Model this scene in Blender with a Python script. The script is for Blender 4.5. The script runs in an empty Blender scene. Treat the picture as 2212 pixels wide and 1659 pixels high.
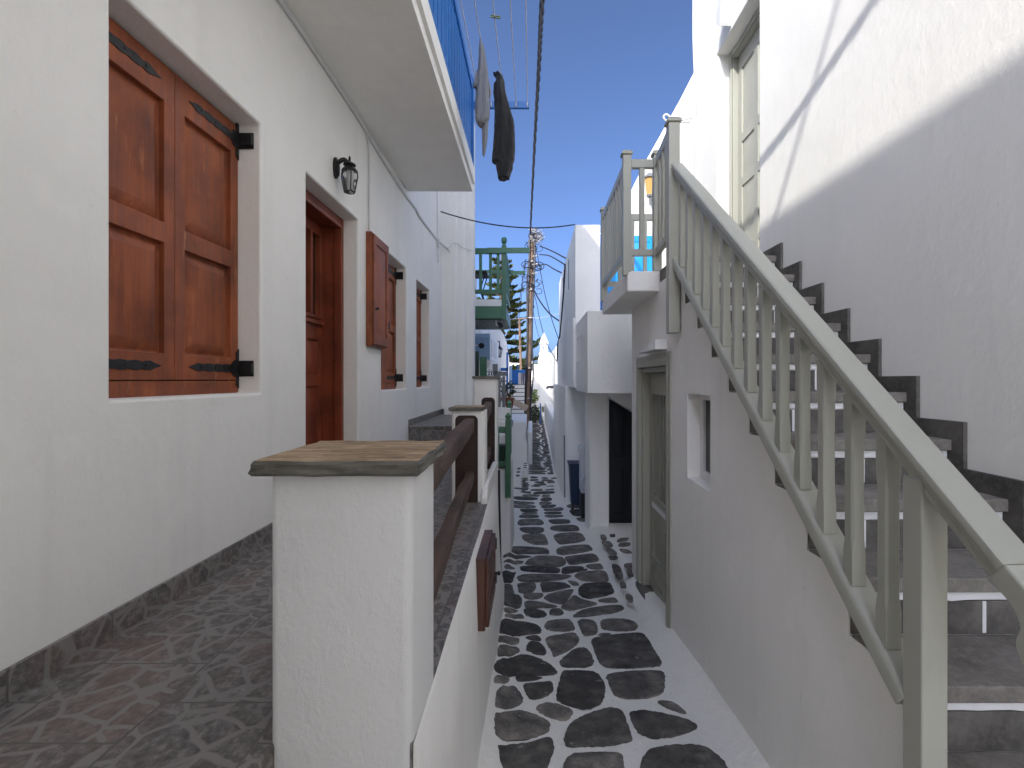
import bpy, bmesh, math, random
from mathutils import Vector, noise
R = math.radians
random.seed(7)
SC = bpy.context.scene
COL = SC.collection
# ------------------------------------------------------------------ camera
F, CX, CY, CZ = 1063.0, 1150.0, 820.0, 1.8     # focal length and vanishing point measured in a 2212 x 1659 frame
cam_d = bpy.data.cameras.new('camera'); cam = bpy.data.objects.new('camera', cam_d); COL.objects.link(cam)
cam.location = (0, 0, CZ); cam.rotation_euler = (R(90), 0, 0)
cam_d.sensor_width = 36; cam_d.lens = 36 * F / 2212
cam_d.shift_x = -(CX - 1106) / 2212; cam_d.shift_y = -(829.5 - CY) / 2212
cam_d.clip_start = 0.02; cam_d.clip_end = 2000
SC.camera = cam
# ------------------------------------------------------------------ sky and sun
SUN = Vector((-1.0, -1.9, 1.32)).normalized()
elev = math.asin(SUN.z); azim = math.atan2(SUN.x, SUN.y)
w = bpy.data.worlds.new('World'); SC.world = w; w.use_nodes = True
nt = w.node_tree; nt.nodes.clear()
out = nt.nodes.new('ShaderNodeOutputWorld'); bg = nt.nodes.new('ShaderNodeBackground'); sky = nt.nodes.new('ShaderNodeTexSky')
sky.sky_type = 'NISHITA'; sky.sun_disc = False; sky.sun_elevation = elev; sky.sun_rotation = azim
sky.altitude = 0; sky.air_density = 0.4; sky.dust_density = 3.7; sky.ozone_density = 6.0
bg.inputs['Strength'].default_value = 0.15
nt.links.new(sky.outputs[0], bg.inputs[0]); nt.links.new(bg.outputs[0], out.inputs[0])
sd = bpy.data.lights.new('sun', 'SUN'); sd.energy = 2.0; sd.angle = R(0.55); sd.color = (1.0, 0.97, 0.92)
so = bpy.data.objects.new('sun', sd); COL.objects.link(so); so.location = (-20, -24, 30)
so.rotation_euler = SUN.to_track_quat('Z', 'Y').to_euler()
SC.view_settings.view_transform = 'Standard'; SC.view_settings.look = 'None'
SC.view_settings.exposure = 1.25; SC.view_settings.gamma = 1.0
try:
    SC.cycles.max_bounces = 10; SC.cycles.diffuse_bounces = 6; SC.cycles.use_denoising = True
except Exception: pass

def W(x, y, Y):                       # a point of the 2212-wide frame at distance Y
    return Vector(((x - CX) / F * Y, Y, CZ + (CY - y) / F * Y))
# ------------------------------------------------------------------ materials
MATS = {}
def newmat(name):
    m = bpy.data.materials.new(name); m.use_nodes = True
    n = m.node_tree.nodes; b = n.get('Principled BSDF'); return m, n, m.node_tree.links, b
def tex_noise(n, l, vec, scale, detail=4, rough=0.55):
    t = n.new('ShaderNodeTexNoise'); t.inputs['Scale'].default_value = scale
    t.inputs['Detail'].default_value = detail; t.inputs['Roughness'].default_value = rough
    if vec is not None: l.new(vec, t.inputs['Vector'])
    return t.outputs['Fac']
def ramp(n, l, fac, stops):
    r = n.new('ShaderNodeValToRGB'); l.new(fac, r.inputs[0]); e = r.color_ramp.elements
    while len(e) < len(stops): e.new(0.5)
    for i, (p, c) in enumerate(stops):
        e[i].position = p; e[i].color = (c[0], c[1], c[2], 1) if not isinstance(c, (int, float)) else (c, c, c, 1)
    return r.outputs[0]
def mix(n, l, fac, a, b, blend='MIX'):
    m = n.new('ShaderNodeMix'); m.data_type = 'RGBA'; m.blend_type = blend
    for i, v in ((0, fac), (6, a), (7, b)):
        if hasattr(v, 'is_output') or hasattr(v, 'links'): l.new(v, m.inputs[i])
        elif i == 0: m.inputs[0].default_value = v
        else: m.inputs[i].default_value = (v[0], v[1], v[2], 1)
    return m.outputs[2]
def vmath(n, l, op, a, b):
    m = n.new('ShaderNodeMath'); m.operation = op
    for i, v in ((0, a), (1, b)):
        if isinstance(v, (int, float)): m.inputs[i].default_value = v
        else: l.new(v, m.inputs[i])
    return m.outputs[0]
def bump(n, l, b, h, dist, strength=1.0, prev=None):
    k = n.new('ShaderNodeBump'); k.inputs['Distance'].default_value = dist; k.inputs['Strength'].default_value = strength
    l.new(h, k.inputs['Height'])
    if prev is not None: l.new(prev, k.inputs['Normal'])
    l.new(k.outputs[0], b.inputs['Normal']); return k.outputs[0]
def coords(n, l, scale=(1, 1, 1), rot=(0, 0, 0)):
    c = n.new('ShaderNodeTexCoord'); m = n.new('ShaderNodeMapping')
    m.inputs['Scale'].default_value = scale; m.inputs['Rotation'].default_value = rot
    l.new(c.outputs['Object'], m.inputs[0]); return m.outputs[0]

def mat_plaster(name, col=(0.895, 0.875, 0.825), rough_amt=1.0, stain=0.06, speck=0):
    m, n, l, b = newmat(name); v = coords(n, l)
    f1 = tex_noise(n, l, v, 1.3, 5); f2 = tex_noise(n, l, v, 9, 5, .6); f3 = tex_noise(n, l, v, 70, 4, .6)
    c = mix(n, l, ramp(n, l, f1, [(.35, 0), (.7, 1)]), col, tuple(x * (1 - stain) for x in col))
    c = mix(n, l, ramp(n, l, f2, [(.62, 0), (.78, .55)]), c, tuple(x * (1 - 1.4 * stain) for x in col))
    vs_ = coords(n, l, (7, 7, .5)); fs_ = tex_noise(n, l, vs_, 1.0, 5, .6)
    c = mix(n, l, ramp(n, l, fs_, [(.52, 0), (.75, .5)]), c, tuple(x * (1 - 2.2 * stain) for x in col))
    fb = tex_noise(n, l, v, 3.4, 7, .68)
    c = mix(n, l, ramp(n, l, fb, [(.56, 0), (.64, .4)]), c, tuple(min(.93, x * 1.04) for x in col))
    sp = tex_noise(n, l, v, 34, 2, .5)
    c = mix(n, l, ramp(n, l, sp, [(.745, 0), (.78, .35)]), c, tuple(x * .6 for x in col))
    if speck:
        k = tex_noise(n, l, v, 85, 5, .7); c = mix(n, l, ramp(n, l, k, [(.60, 0), (.70, speck)]), c, (.24, .23, .215))
        k = tex_noise(n, l, v, 6, 6, .7); c = mix(n, l, ramp(n, l, k, [(.58, 0), (.70, speck * .5)]), c, (.45, .43, .40))
    l.new(c, b.inputs['Base Color']); b.inputs['Roughness'].default_value = .8
    b.inputs['Specular IOR Level'].default_value = .25
    v2 = coords(n, l, (1, 1, .55), (R(20), R(25), R(10)))
    f4 = tex_noise(n, l, v2, 17, 6, .62)
    p = bump(n, l, b, f1, .03, .4); p = bump(n, l, b, f2, .006 * rough_amt, .5, p)
    p = bump(n, l, b, ramp(n, l, f4, [(.48, 0), (.66, 1)]), .0016 * rough_amt, .7, p)
    bump(n, l, b, f3, .0016 * rough_amt, .8, p)
    return m
def mat_paint(name, col, rough=.45, var=.10, bumpd=.0006, scale=30, coat=0.0, chips=None):
    m, n, l, b = newmat(name); v = coords(n, l)
    f = tex_noise(n, l, v, 4, 5); f2 = tex_noise(n, l, v, scale, 4)
    c = mix(n, l, f, tuple(x * (1 - var) for x in col), tuple(min(1, x * (1 + var)) for x in col))
    oi = n.new('ShaderNodeObjectInfo'); c = mix(n, l, 1.0, c, ramp(n, l, oi.outputs['Random'], [(0, (.90, .90, .89)), (1, (1.06, 1.05, 1.04))]), 'MULTIPLY')
    st_ = tex_noise(n, l, coords(n, l, (3, 3, 1)), 2.6, 6, .65); c = mix(n, l, ramp(n, l, st_, [(.55, 0), (.72, .35)]), c, tuple(x * .78 for x in col))
    if chips:
        s = tex_noise(n, l, v, 55, 3, .6); c = mix(n, l, ramp(n, l, s, [(.70, 0), (.73, 1)]), c, chips)
    l.new(c, b.inputs['Base Color'])
    l.new(ramp(n, l, f2, [(.3, rough * .85), (.7, min(1, rough * 1.2))]), b.inputs['Roughness'])
    b.inputs['Coat Weight'].default_value = coat
    bump(n, l, b, f2, bumpd); return m
def mat_wood(name, dark, light, scale=(18, 18, 1.2), rough=.42, coat=.15, worn=None):
    m, n, l, b = newmat(name); v = coords(n, l, scale)
    f = tex_noise(n, l, v, 1.6, 9, .72); v2 = coords(n, l); f2 = tex_noise(n, l, v2, 4.2, 6)
    c = ramp(n, l, f, [(.28, dark), (.55, tuple((a + c2) / 2 for a, c2 in zip(dark, light))), (.75, light)])
    c = mix(n, l, ramp(n, l, f2, [(.42, 0), (.72, .8)]), c, tuple(x * .55 for x in dark))
    if worn:
        v3 = coords(n, l, (scale[0] * .7, scale[1] * .7, scale[2] * 1.4)); s = tex_noise(n, l, v3, 2.2, 7, .7)
        c = mix(n, l, ramp(n, l, s, [(.60, 0), (.74, .55)]), c, worn)
    l.new(c, b.inputs['Base Color']); l.new(ramp(n, l, f, [(.3, rough * .8), (.7, rough * 1.35)]), b.inputs['Roughness'])
    b.inputs['Coat Weight'].default_value = coat; b.inputs['Coat Roughness'].default_value = .35
    bump(n, l, b, f, .0012, .7); return m
def mat_stone(name, c0, c1, c2, scale=9, rough=.75, spots=None, island=0.0, fine=60, bd=.004, st=(1, 1, 1)):
    m, n, l, b = newmat(name); v = coords(n, l, st)
    f = tex_noise(n, l, v, scale, 7, .62); f2 = tex_noise(n, l, v, fine, 5, .65)
    c = ramp(n, l, f, [(.3, c0), (.52, c1), (.74, c2)])
    c = mix(n, l, ramp(n, l, f2, [(.45, 0), (.75, .5)]), c, tuple(min(1, x * 1.9) for x in c1))
    if island:
        g = n.new('ShaderNodeNewGeometry')
        k = ramp(n, l, g.outputs['Random Per Island'], [(0, tuple(1 - island for _ in range(3))), (.5, (1.0, .99, .97)), (1, (1 + island * .5, 1 + island * .42, 1 + island * .3))])
        c = mix(n, l, 1.0, c, k, 'MULTIPLY')
    if spots:
        s = tex_noise(n, l, v, 13, 8, .72); c = mix(n, l, ramp(n, l, s, [(.635, 0), (.68, .8)]), c, spots)
    l.new(c, b.inputs['Base Color']); l.new(ramp(n, l, f2, [(.3, rough * .75), (.7, min(1, rough * 1.1))]), b.inputs['Roughness'])
    b.inputs['Specular IOR Level'].default_value = .25
    p = bump(n, l, b, f, bd, .8); bump(n, l, b, f2, bd * .3, .8, p); return m
def mat_tile(name):
    m, n, l, b = newmat(name); c = n.new('ShaderNodeTexCoord')
    sx = n.new('ShaderNodeSeparateXYZ'); l.new(c.outputs['Object'], sx.inputs[0]); cb = n.new('ShaderNodeCombineXYZ')
    l.new(sx.outputs[1], cb.inputs[0]); l.new(sx.outputs[0], cb.inputs[1]); l.new(sx.outputs[2], cb.inputs[2])
    br = n.new('ShaderNodeTexBrick'); l.new(cb.outputs[0], br.inputs['Vector'])
    br.inputs['Scale'].default_value = 1; br.inputs['Brick Width'].default_value = .32; br.inputs['Row Height'].default_value = .32
    br.inputs['Mortar Size'].default_value = .0035; br.inputs['Mortar Smooth'].default_value = .2; br.offset = .45
    br.inputs['Color1'].default_value = (0, 0, 0, 1); br.inputs['Color2'].default_value = (1, 1, 1, 1); br.inputs['Mortar'].default_value = (.5, .5, .5, 1)
    # every tile carries its own piece of printed crazy paving
    def vor(feature, dist=None):
        t = n.new('ShaderNodeTexVoronoi'); t.feature = feature; t.inputs['Scale'].default_value = 9.5
        nz = n.new('ShaderNodeTexNoise'); nz.inputs['Scale'].default_value = 7; l.new(cb.outputs[0], nz.inputs['Vector'])
        a = n.new('ShaderNodeVectorMath'); a.operation = 'SCALE'; l.new(nz.outputs['Color'], a.inputs[0]); a.inputs['Scale'].default_value = .055
        d = n.new('ShaderNodeVectorMath'); d.operation = 'ADD'; l.new(cb.outputs[0], d.inputs[0]); l.new(a.outputs[0], d.inputs[1])
        e = n.new('ShaderNodeVectorMath'); e.operation = 'SCALE'; l.new(br.outputs['Color'], e.inputs[0]); e.inputs['Scale'].default_value = .55
        g = n.new('ShaderNodeVectorMath'); g.operation = 'ADD'; l.new(d.outputs[0], g.inputs[0]); l.new(e.outputs[0], g.inputs[1])
        l.new(g.outputs[0], t.inputs['Vector']); return t
    e = vor('DISTANCE_TO_EDGE'); edge = ramp(n, l, e.outputs['Distance'], [(.045, 1), (.08, 0)])
    v = cb.outputs[0]; f = tex_noise(n, l, v, 34, 10, .74); f2 = tex_noise(n, l, v, 2.4, 3)
    st = ramp(n, l, f, [(.32, (.055, .050, .046)), (.48, (.135, .125, .116)), (.62, (.265, .245, .23)), (.74, (.48, .45, .42))])
    st = mix(n, l, ramp(n, l, f2, [(.5, 0), (.68, .55)]), st, (.20, .125, .105))
    col = mix(n, l, edge, st, (.24, .222, .205)); col = mix(n, l, br.outputs['Fac'], col, (.13, .118, .108))
    l.new(col, b.inputs['Base Color']); b.inputs['Roughness'].default_value = .5
    h = vmath(n, l, 'ADD', vmath(n, l, 'MULTIPLY', f, .8), vmath(n, l, 'MULTIPLY', edge, -.5))
    p = bump(n, l, b, h, .003, .5); bump(n, l, b, vmath(n, l, 'SUBTRACT', 1.0, br.outputs['Fac']), .003, .8, p)
    return m
def mat_simple(name, col, rough=.5, metal=0, spec=.5, emit=None, alpha=None, trans=0):
    m, n, l, b = newmat(name); b.inputs['Base Color'].default_value = (*col, 1); b.inputs['Roughness'].default_value = rough
    b.inputs['Metallic'].default_value = metal; b.inputs['Specular IOR Level'].default_value = spec
    v = coords(n, l); f = tex_noise(n, l, v, 25, 4)
    c = mix(n, l, f, tuple(x * .8 for x in col), tuple(min(1, x * 1.15) for x in col)); l.new(c, b.inputs['Base Color'])
    b.inputs['Transmission Weight'].default_value = trans; return m
def mat_cloth(name, col):
    m, n, l, b = newmat(name); v = coords(n, l, (22, 22, 3)); f = tex_noise(n, l, v, 1.0, 5, .6); f2 = tex_noise(n, l, coords(n, l), 130, 3)
    l.new(mix(n, l, f, tuple(x * .75 for x in col), tuple(x * 1.25 for x in col)), b.inputs['Base Color']); b.inputs['Roughness'].default_value = .95; b.inputs['Sheen Weight'].default_value = .15
    p = bump(n, l, b, f, .03, 1.0); bump(n, l, b, f2, .001, .6, p); return m
def mat_leaf(name, c0, c1):
    m, n, l, b = newmat(name); g = n.new('ShaderNodeNewGeometry')
    c = ramp(n, l, g.outputs['Random Per Island'], [(0, c0), (1, c1)]); l.new(c, b.inputs['Base Color'])
    b.inputs['Roughness'].default_value = .5; return m

M = dict(
    plaster=mat_plaster('white_plaster'), plaster_rough_shaded=mat_plaster('rough_shaded_plaster', (.76, .755, .745), 1.1, .06),  # rough one is greyer: shade on the near pillar's front put into the colour
    plaster_wall=mat_plaster('troweled_white_plaster', (.885, .865, .81), .5, .04),
    whitewash=mat_plaster('whitewash_mortar', (.93, .90, .82), 2.0, .05, .28), far_plaster=mat_plaster('far_white_plaster', (.88, .86, .81), 1, .03),
    redwood=mat_wood('varnished_red_wood', (.185, .044, .016), (.48, .135, .046), rough=.55, coat=.0, worn=(.74, .36, .15)),
    redwood_dark=mat_wood('dark_varnished_wood', (.17, .032, .011), (.33, .068, .022), rough=.5, coat=.03),
    redwood_old=mat_wood('old_dark_wood', (.060, .020, .012), (.135, .050, .028)),
    beam=mat_wood('weathered_brown_beam', (.055, .032, .024), (.16, .10, .08), (14, 1.2, 14), .7, 0, (.34, .29, .26)),
    slot=mat_paint('dark_brown_paint', (.030, .012, .009), .6), polewood=mat_wood('pole_wood', (.10, .065, .045), (.36, .22, .13), (9, 9, .5), .85, 0),
    olive=mat_paint('greige_paint', (.395, .395, .335), .42, .04, .0004, 40, .1), olive_dark=mat_paint('greige_door_paint', (.37, .365, .30), .5, .06),
    slate=mat_stone('dark_slate', (.052, .049, .044), (.105, .098, .088), (.18, .168, .15), 6, .9, None, 0, 45, .004),
    slate_tread=mat_stone('worn_slate_tread', (.11, .10, .087), (.18, .166, .145), (.26, .242, .215), 5, .9, None, 0, 55, .002),
    paver=mat_stone('paving_slate', (.062, .058, .053), (.15, .14, .127), (.34, .31, .27), 9, .9, (.42, .41, .40), .55, 70, .012),
    cap=mat_stone('sandstone_cap', (.12, .083, .05), (.36, .255, .155), (.58, .45, .31), 15, .8, (.085, .062, .045), 0, 60, .006, (.45, 1.7, 1)),
    cap_edge=mat_stone('grey_cap_stone', (.045, .043, .038), (.13, .122, .105), (.23, .21, .175), 12, .8, (.06, .04, .025), 0, 60, .008, (.6, .6, 2.6)),
    tile=mat_tile('printed_stone_tile'),
    white_paint=mat_paint('white_paint', (.80, .80, .79), .55, .03), grout=mat_plaster('white_joint_paint', (.78, .78, .77), 1.5, .06),
    iron=mat_paint('black_iron', (.012, .012, .013), .5, .2), green=mat_paint('green_paint', (.065, .18, .10), .4, .08),
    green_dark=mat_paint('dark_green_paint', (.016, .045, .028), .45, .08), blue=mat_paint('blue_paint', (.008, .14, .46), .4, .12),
    blue_bright=mat_paint('bright_blue_paint', (.01, .30, .72), .4, .05), blue_pale=mat_paint('pale_blue_paint', (.34, .49, .66), .5, .05),
    navy=mat_paint('navy_paint', (.006, .008, .013), .5, .1), rubber=mat_paint('cable_sheath', (.014, .014, .02), .5, .1),
    wcable=mat_paint('whitewashed_cable', (.70, .70, .69), .7, .08), greywire=mat_paint('grey_wire', (.36, .35, .34), .7, .3), rope=mat_paint('clothesline_rope', (.62, .60, .60), .8, .1),
    greycloth=mat_cloth('grey_cloth', (.20, .205, .225)), blackcloth=mat_cloth('black_cloth', (.014, .014, .015)),
    palecloth=mat_paint('pale_cloth', (.62, .56, .55), .9, .1), purplecloth=mat_paint('purple_cloth', (.10, .09, .16), .9, .1),
    peg=mat_paint('green_plastic', (.16, .22, .07), .5, .1), glass=mat_simple('clear_glass', (.95, .97, .97), .03, 0, .5, trans=.95),
    darkglass=mat_simple('dark_window', (.012, .012, .014), .08, 0, .6), bulb=mat_simple('bulb_glass', (.75, .75, .72), .25),
    amber=mat_simple('amber_glass', (.55, .32, .10), .3), bin_blue=mat_paint('blue_bin_plastic', (.012, .03, .07), .5, .1),
    bin_white=mat_paint('white_plastic', (.55, .57, .60), .5, .05), terracotta=mat_paint('terracotta', (.26, .09, .05), .8, .12),
    tan=mat_paint('tan_board', (.46, .35, .25), .7, .08), grey=mat_paint('grey_metal', (.20, .21, .22), .5, .1),
    leaf=mat_leaf('dark_leaves', (.012, .028, .010), (.045, .08, .022)), leaf2=mat_leaf('light_leaves', (.05, .10, .015), (.20, .26, .05)),
    pine=mat_leaf('pine_foliage', (.022, .040, .014), (.12, .145, .035)), bark=mat_stone('bark', (.06, .04, .03), (.12, .085, .06), (.19, .14, .10), 8, .9),
    soil=mat_stone('dry_ground', (.22, .19, .15), (.30, .27, .22), (.38, .34, .28), .6, .95), ac=mat_paint('cream_metal', (.42, .42, .38), .5, .05),
)
# ------------------------------------------------------------------ mesh helpers
def new_obj(name, me, parent=None):
    o = bpy.data.objects.new(name, me); COL.objects.link(o)
    if parent is not None:
        o.parent = parent
        if parent.type == 'EMPTY': o.location = -Vector(parent.location)
    return o
def thing(name, label, cat, loc=(0, 0, 0), group=None):
    o = bpy.data.objects.new(name, None); COL.objects.link(o); o.location = loc; o.empty_display_size = .1
    return tag(o, label, cat, group)
def tag(o, label=None, cat=None, group=None, kind=None):
    if label: o['label'] = label
    if cat: o['category'] = cat
    if group: o['group'] = group
    if kind: o['kind'] = kind
    return o
class MB:
    def __init__(s): s.v = []; s.f = []; s.mi = []; s.cur = 0
    def add(s, vs, fs):
        b = len(s.v); s.v += [tuple(v) for v in vs]
        for f in fs: s.f.append([b + i for i in f]); s.mi.append(s.cur)
        return s
    def box(s, x0, x1, y0, y1, z0, z1):
        vs = [(x, y, z) for z in (z0, z1) for y in (y0, y1) for x in (x0, x1)]
        return s.add(vs, [(0, 2, 3, 1), (4, 5, 7, 6), (0, 1, 5, 4), (2, 6, 7, 3), (0, 4, 6, 2), (1, 3, 7, 5)])
    def mbox(s, m, u0, u1, v0, v1, d0, d1):
        vs = [m(u, v, d) for d in (d0, d1) for v in (v0, v1) for u in (u0, u1)]
        return s.add(vs, [(0, 2, 3, 1), (4, 5, 7, 6), (0, 1, 5, 4), (2, 6, 7, 3), (0, 4, 6, 2), (1, 3, 7, 5)])
    def prism(s, poly, m, d0, d1):            # polygon in (u,v), extruded in d
        n = len(poly); vs = [m(u, v, d0) for u, v in poly] + [m(u, v, d1) for u, v in poly]
        return s.add(vs, [tuple(range(n))[::-1], tuple(range(n, 2 * n))] + [(i, (i + 1) % n, n + (i + 1) % n, n + i) for i in range(n)])
    def frustum(s, m, r0, d0, r1, d1):        # rect r=(u0,u1,v0,v1) at depth d0 up to r1 at d1
        vs = [m(r0[a], r0[b], d0) for a, b in ((0, 2), (1, 2), (1, 3), (0, 3))] + [m(r1[a], r1[b], d1) for a, b in ((0, 2), (1, 2), (1, 3), (0, 3))]
        return s.add(vs, [(3, 2, 1, 0), (4, 5, 6, 7), (0, 1, 5, 4), (1, 2, 6, 5), (2, 3, 7, 6), (3, 0, 4, 7)])
    def tube(s, pts, r, n=8, caps=True, twist=None):
        pts = [Vector(p) for p in pts]; rs = r if isinstance(r, (list, tuple)) else [r] * len(pts)
        rings = []; up = None
        for i, p in enumerate(pts):
            t = (pts[min(i + 1, len(pts) - 1)] - pts[max(i - 1, 0)])
            t = t.normalized() if t.length > 1e-9 else Vector((0, 0, 1))
            if up is None:
                up = Vector((0, 0, 1)) if abs(t.z) < .9 else Vector((1, 0, 0))
            a = up - t * up.dot(t)
            if a.length < 1e-6: a = Vector((1, 0, 0)) - t * t.x
            a.normalize(); c = t.cross(a); up = a
            rings.append([p + (a * math.cos(k / n * 2 * math.pi) + c * math.sin(k / n * 2 * math.pi)) * rs[i] for k in range(n)])
        return s.rings(rings, caps)
    def rings(s, rings, caps=True):
        n = len(rings[0]); vs = [v for r in rings for v in r]; fs = []
        for i in range(len(rings) - 1):
            for k in range(n):
                fs.append((i * n + k, i * n + (k + 1) % n, (i + 1) * n + (k + 1) % n, (i + 1) * n + k))
        if caps: fs.append(tuple(range(n))[::-1]); fs.append(tuple((len(rings) - 1) * n + k for k in range(n)))
        return s.add(vs, fs)
    def lathe(s, prof, c, n=12, sx=1, sy=1, rot=0):
        return s.rings([[(c[0] + r * math.cos(k / n * 2 * math.pi + rot) * sx, c[1] + r * math.sin(k / n * 2 * math.pi + rot) * sy, c[2] + z) for k in range(n)] for r, z in prof])
    def slab(s, m, us, vs, dfn, back):        # a wall as a grid of cells, each at its own depth (None: empty)
        us = sorted(set(round(u, 5) for u in us)); vs = sorted(set(round(v, 5) for v in vs))
        nu, nv = len(us) - 1, len(vs) - 1
        D = [[dfn((us[i] + us[i + 1]) / 2, (vs[j] + vs[j + 1]) / 2) for j in range(nv)] for i in range(nu)]
        cache = {}; V = []; Fs = []
        def vid(i, j, d):
            k = (i, j, round(d, 5))
            if k not in cache: cache[k] = len(V); V.append(m(us[i], vs[j], d))
            return cache[k]
        def g(i, j): return D[i][j] if 0 <= i < nu and 0 <= j < nv else None
        for i in range(nu):
            for j in range(nv):
                d = D[i][j]
                if d is None: continue
                Fs.append([vid(i, j, d), vid(i + 1, j, d), vid(i + 1, j + 1, d), vid(i, j + 1, d)])
                Fs.append([vid(i, j + 1, back), vid(i + 1, j + 1, back), vid(i + 1, j, back), vid(i, j, back)])
                for (di, dj, a, b2) in ((1, 0, (i + 1, j), (i + 1, j + 1)), (0, 1, (i + 1, j + 1), (i, j + 1)), (-1, 0, (i, j + 1), (i, j)), (0, -1, (i, j), (i + 1, j))):
                    e = g(i + di, j + dj)
                    lo = back if e is None else e
                    if lo < d - 1e-6: Fs.append([vid(*a, d), vid(*a, lo), vid(*b2, lo), vid(*b2, d)])
        return s.add(V, Fs)
    def build(s, name, mats, parent=None, bevel=0, seg=2, smooth=False, angle=35, jitter=0, subdiv=0):
        me = bpy.data.meshes.new(name); me.from_pydata(s.v, [], s.f)
        for mt in (mats if isinstance(mats, (list, tuple)) else [mats]): me.materials.append(mt)
        me.polygons.foreach_set('material_index', s.mi)
        bm = bmesh.new(); bm.from_mesh(me); bmesh.ops.recalc_face_normals(bm, faces=bm.faces); bm.to_mesh(me); bm.free()
        if smooth or bevel:
            me.polygons.foreach_set('use_smooth', [True] * len(me.polygons))
        o = new_obj(name, me, parent)
        if bevel:
            b = o.modifiers.new('bevel', 'BEVEL'); b.width = bevel; b.segments = seg; b.limit_method = 'ANGLE'; b.angle_limit = R(angle); b.harden_normals = True
        elif smooth:
            try: me.set_sharp_from_angle(angle=R(angle))
            except Exception: pass
        me.update(); return o
def map_px(X0):  return lambda u, v, d: (X0 + d, u, v)          # wall facing +X, u = Y
def map_nx(X0):  return lambda u, v, d: (X0 - d, u, v)          # wall facing -X
def map_ny(Y0):  return lambda u, v, d: (u, Y0 - d, v)          # wall facing -Y (towards the camera), u = X
def leaf(mb, m, u0, u1, v0, v1, th, ops, rec=.014, sub=.004):    # joinery leaf: frame with recessed raised panels or see-through slots
    us = [u0, u1]; vs = [v0, v1]
    for o in ops: us += o[:2]; vs += o[2:4]
    def d(u, v):
        for o in ops:
            if o[0] < u < o[1] and o[2] < v < o[3]: return None if o[4] == 'hole' else th - rec
        return th
    mb.slab(m, us, vs, d, 0)
    for o in ops:
        if o[4] == 'panel':
            a, b, c, e = o[:4]; k = min(.045, (b - a) * .2, (e - c) * .2); q = .006
            mb.frustum(m, (a + q, b - q, c + q, e - q), th - rec - .002, (a + q + k, b - q - k, c + q + k, e - q - k), th - sub)
        if o[4] == 'pyramid':
            a, b, c, e = o[:4]; q = .012; w2 = min(b - a, e - c) / 2 - q - .002
            mb.frustum(m, (a + q, b - q, c + q, e - q), th - rec - .002, (a + q + w2, b - q - w2, c + q + w2, e - q - w2), th - sub)
def smooth_path(pts, n=6):            # Catmull-Rom
    P = [Vector(p) for p in pts]; P = [P[0] * 2 - P[1]] + P + [P[-1] * 2 - P[-2]]; out_ = []
    for i in range(1, len(P) - 2):
        for k in range(n):
            t = k / n; a, b, c, d = P[i - 1], P[i], P[i + 1], P[i + 2]
            out_.append(.5 * ((2 * b) + (c - a) * t + (2 * a - 5 * b + 4 * c - d) * t * t + (3 * b - a - 3 * c + d) * t ** 3))
    out_.append(P[-2]); return out_
def sag(a, b, s, n=16):
    a, b = Vector(a), Vector(b); return [a.lerp(b, t / n) - Vector((0, 0, s * 4 * (t / n) * (1 - t / n))) for t in range(n + 1)]
def leafcloud(mb, c, rx, ry, rz, n, size, seed, hollow=.3):
    rnd = random.Random(seed); c = Vector(c)
    for _ in range(n):
        while True:
            p = Vector((rnd.uniform(-1, 1), rnd.uniform(-1, 1), rnd.uniform(-1, 1)))
            if hollow < p.length < 1 and noise.noise(p * 2.3 + Vector((seed, 0, 0))) > -.18: break
        q = c + Vector((p.x * rx, p.y * ry, p.z * rz)); a = Vector((rnd.gauss(0, 1), rnd.gauss(0, 1), rnd.gauss(0, .7))).normalized()
        b = a.cross(Vector((rnd.gauss(0, 1), rnd.gauss(0, 1), rnd.gauss(0, 1)))).normalized(); s_ = size * rnd.uniform(.6, 1.3)
        mb.add([q - a * s_, q + b * s_ * .42 + a * s_ * .1, q + a * s_, q - b * s_ * .42 + a * s_ * .1], [(0, 1, 2, 3)])
# ================================================================== GROUND
def lerp_tab(tab, t):
    if t <= tab[0][0]: return tab[0][1]
    for (a, va), (b, vb) in zip(tab, tab[1:]):
        if t <= b: k = (t - a) / (b - a); return va + (vb - va) * k
    return tab[-1][1]
PROF = [(-6, .10), (0, .04), (2.3, 0), (3.0, -.06), (3.7, -.15), (4.6, -.28), (6.3, -.42), (7.5, -.48), (9.3, -.55), (11.5, -.52), (14, -.40), (17, -.30), (20, -.20), (25, 0), (32, .3)]
def gbase(Y): return lerp_tab(PROF, Y)
def sstep(t): t = max(0, min(1, t)); return t * t * (3 - 2 * t)
def gz(X, Y):
    z = gbase(Y)
    if Y < 5.2:
        z += .085 * sstep((X - .90) / .17) ** 1.5
        z += .07 * sstep((-.13 - X) / .14)
    elif Y < 12:
        z += .07 * sstep((-.20 - X) / .10) * (1 if Y < 6.2 else max(0, 1 - (Y - 6.2) * 3))
    if 5.15 < Y < 7.7:
        xc = 1.06 - (Y - 5.15) * .085
        z += .085 * sstep((X - xc) / .05)
    return z
g = MB()
xs = [-6, -2.5, -1.6] + [-.6 + i * .05 for i in range(37)] + [1.4, 1.7, 2.4, 4, 7]
ys = [-7, -5, -3, -1.5, -.5, 0, .4] + [.7 + i * .08 for i in range(125)] + [11 + i * .5 for i in range(44)]
def gz2(X, Y):
    return gz(max(-.5, min(1.5, X)), Y) + noise.noise(Vector((X * 6, Y * 6, 0))) * .005 + noise.noise(Vector((X * 17, Y * 17, 4))) * .004
g.add([(x, y, gz2(x, y)) for y in ys for x in xs], [(j * len(xs) + i, j * len(xs) + i + 1, (j + 1) * len(xs) + i + 1, (j + 1) * len(xs) + i) for j in range(len(ys) - 1) for i in range(len(xs) - 1)])
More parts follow.
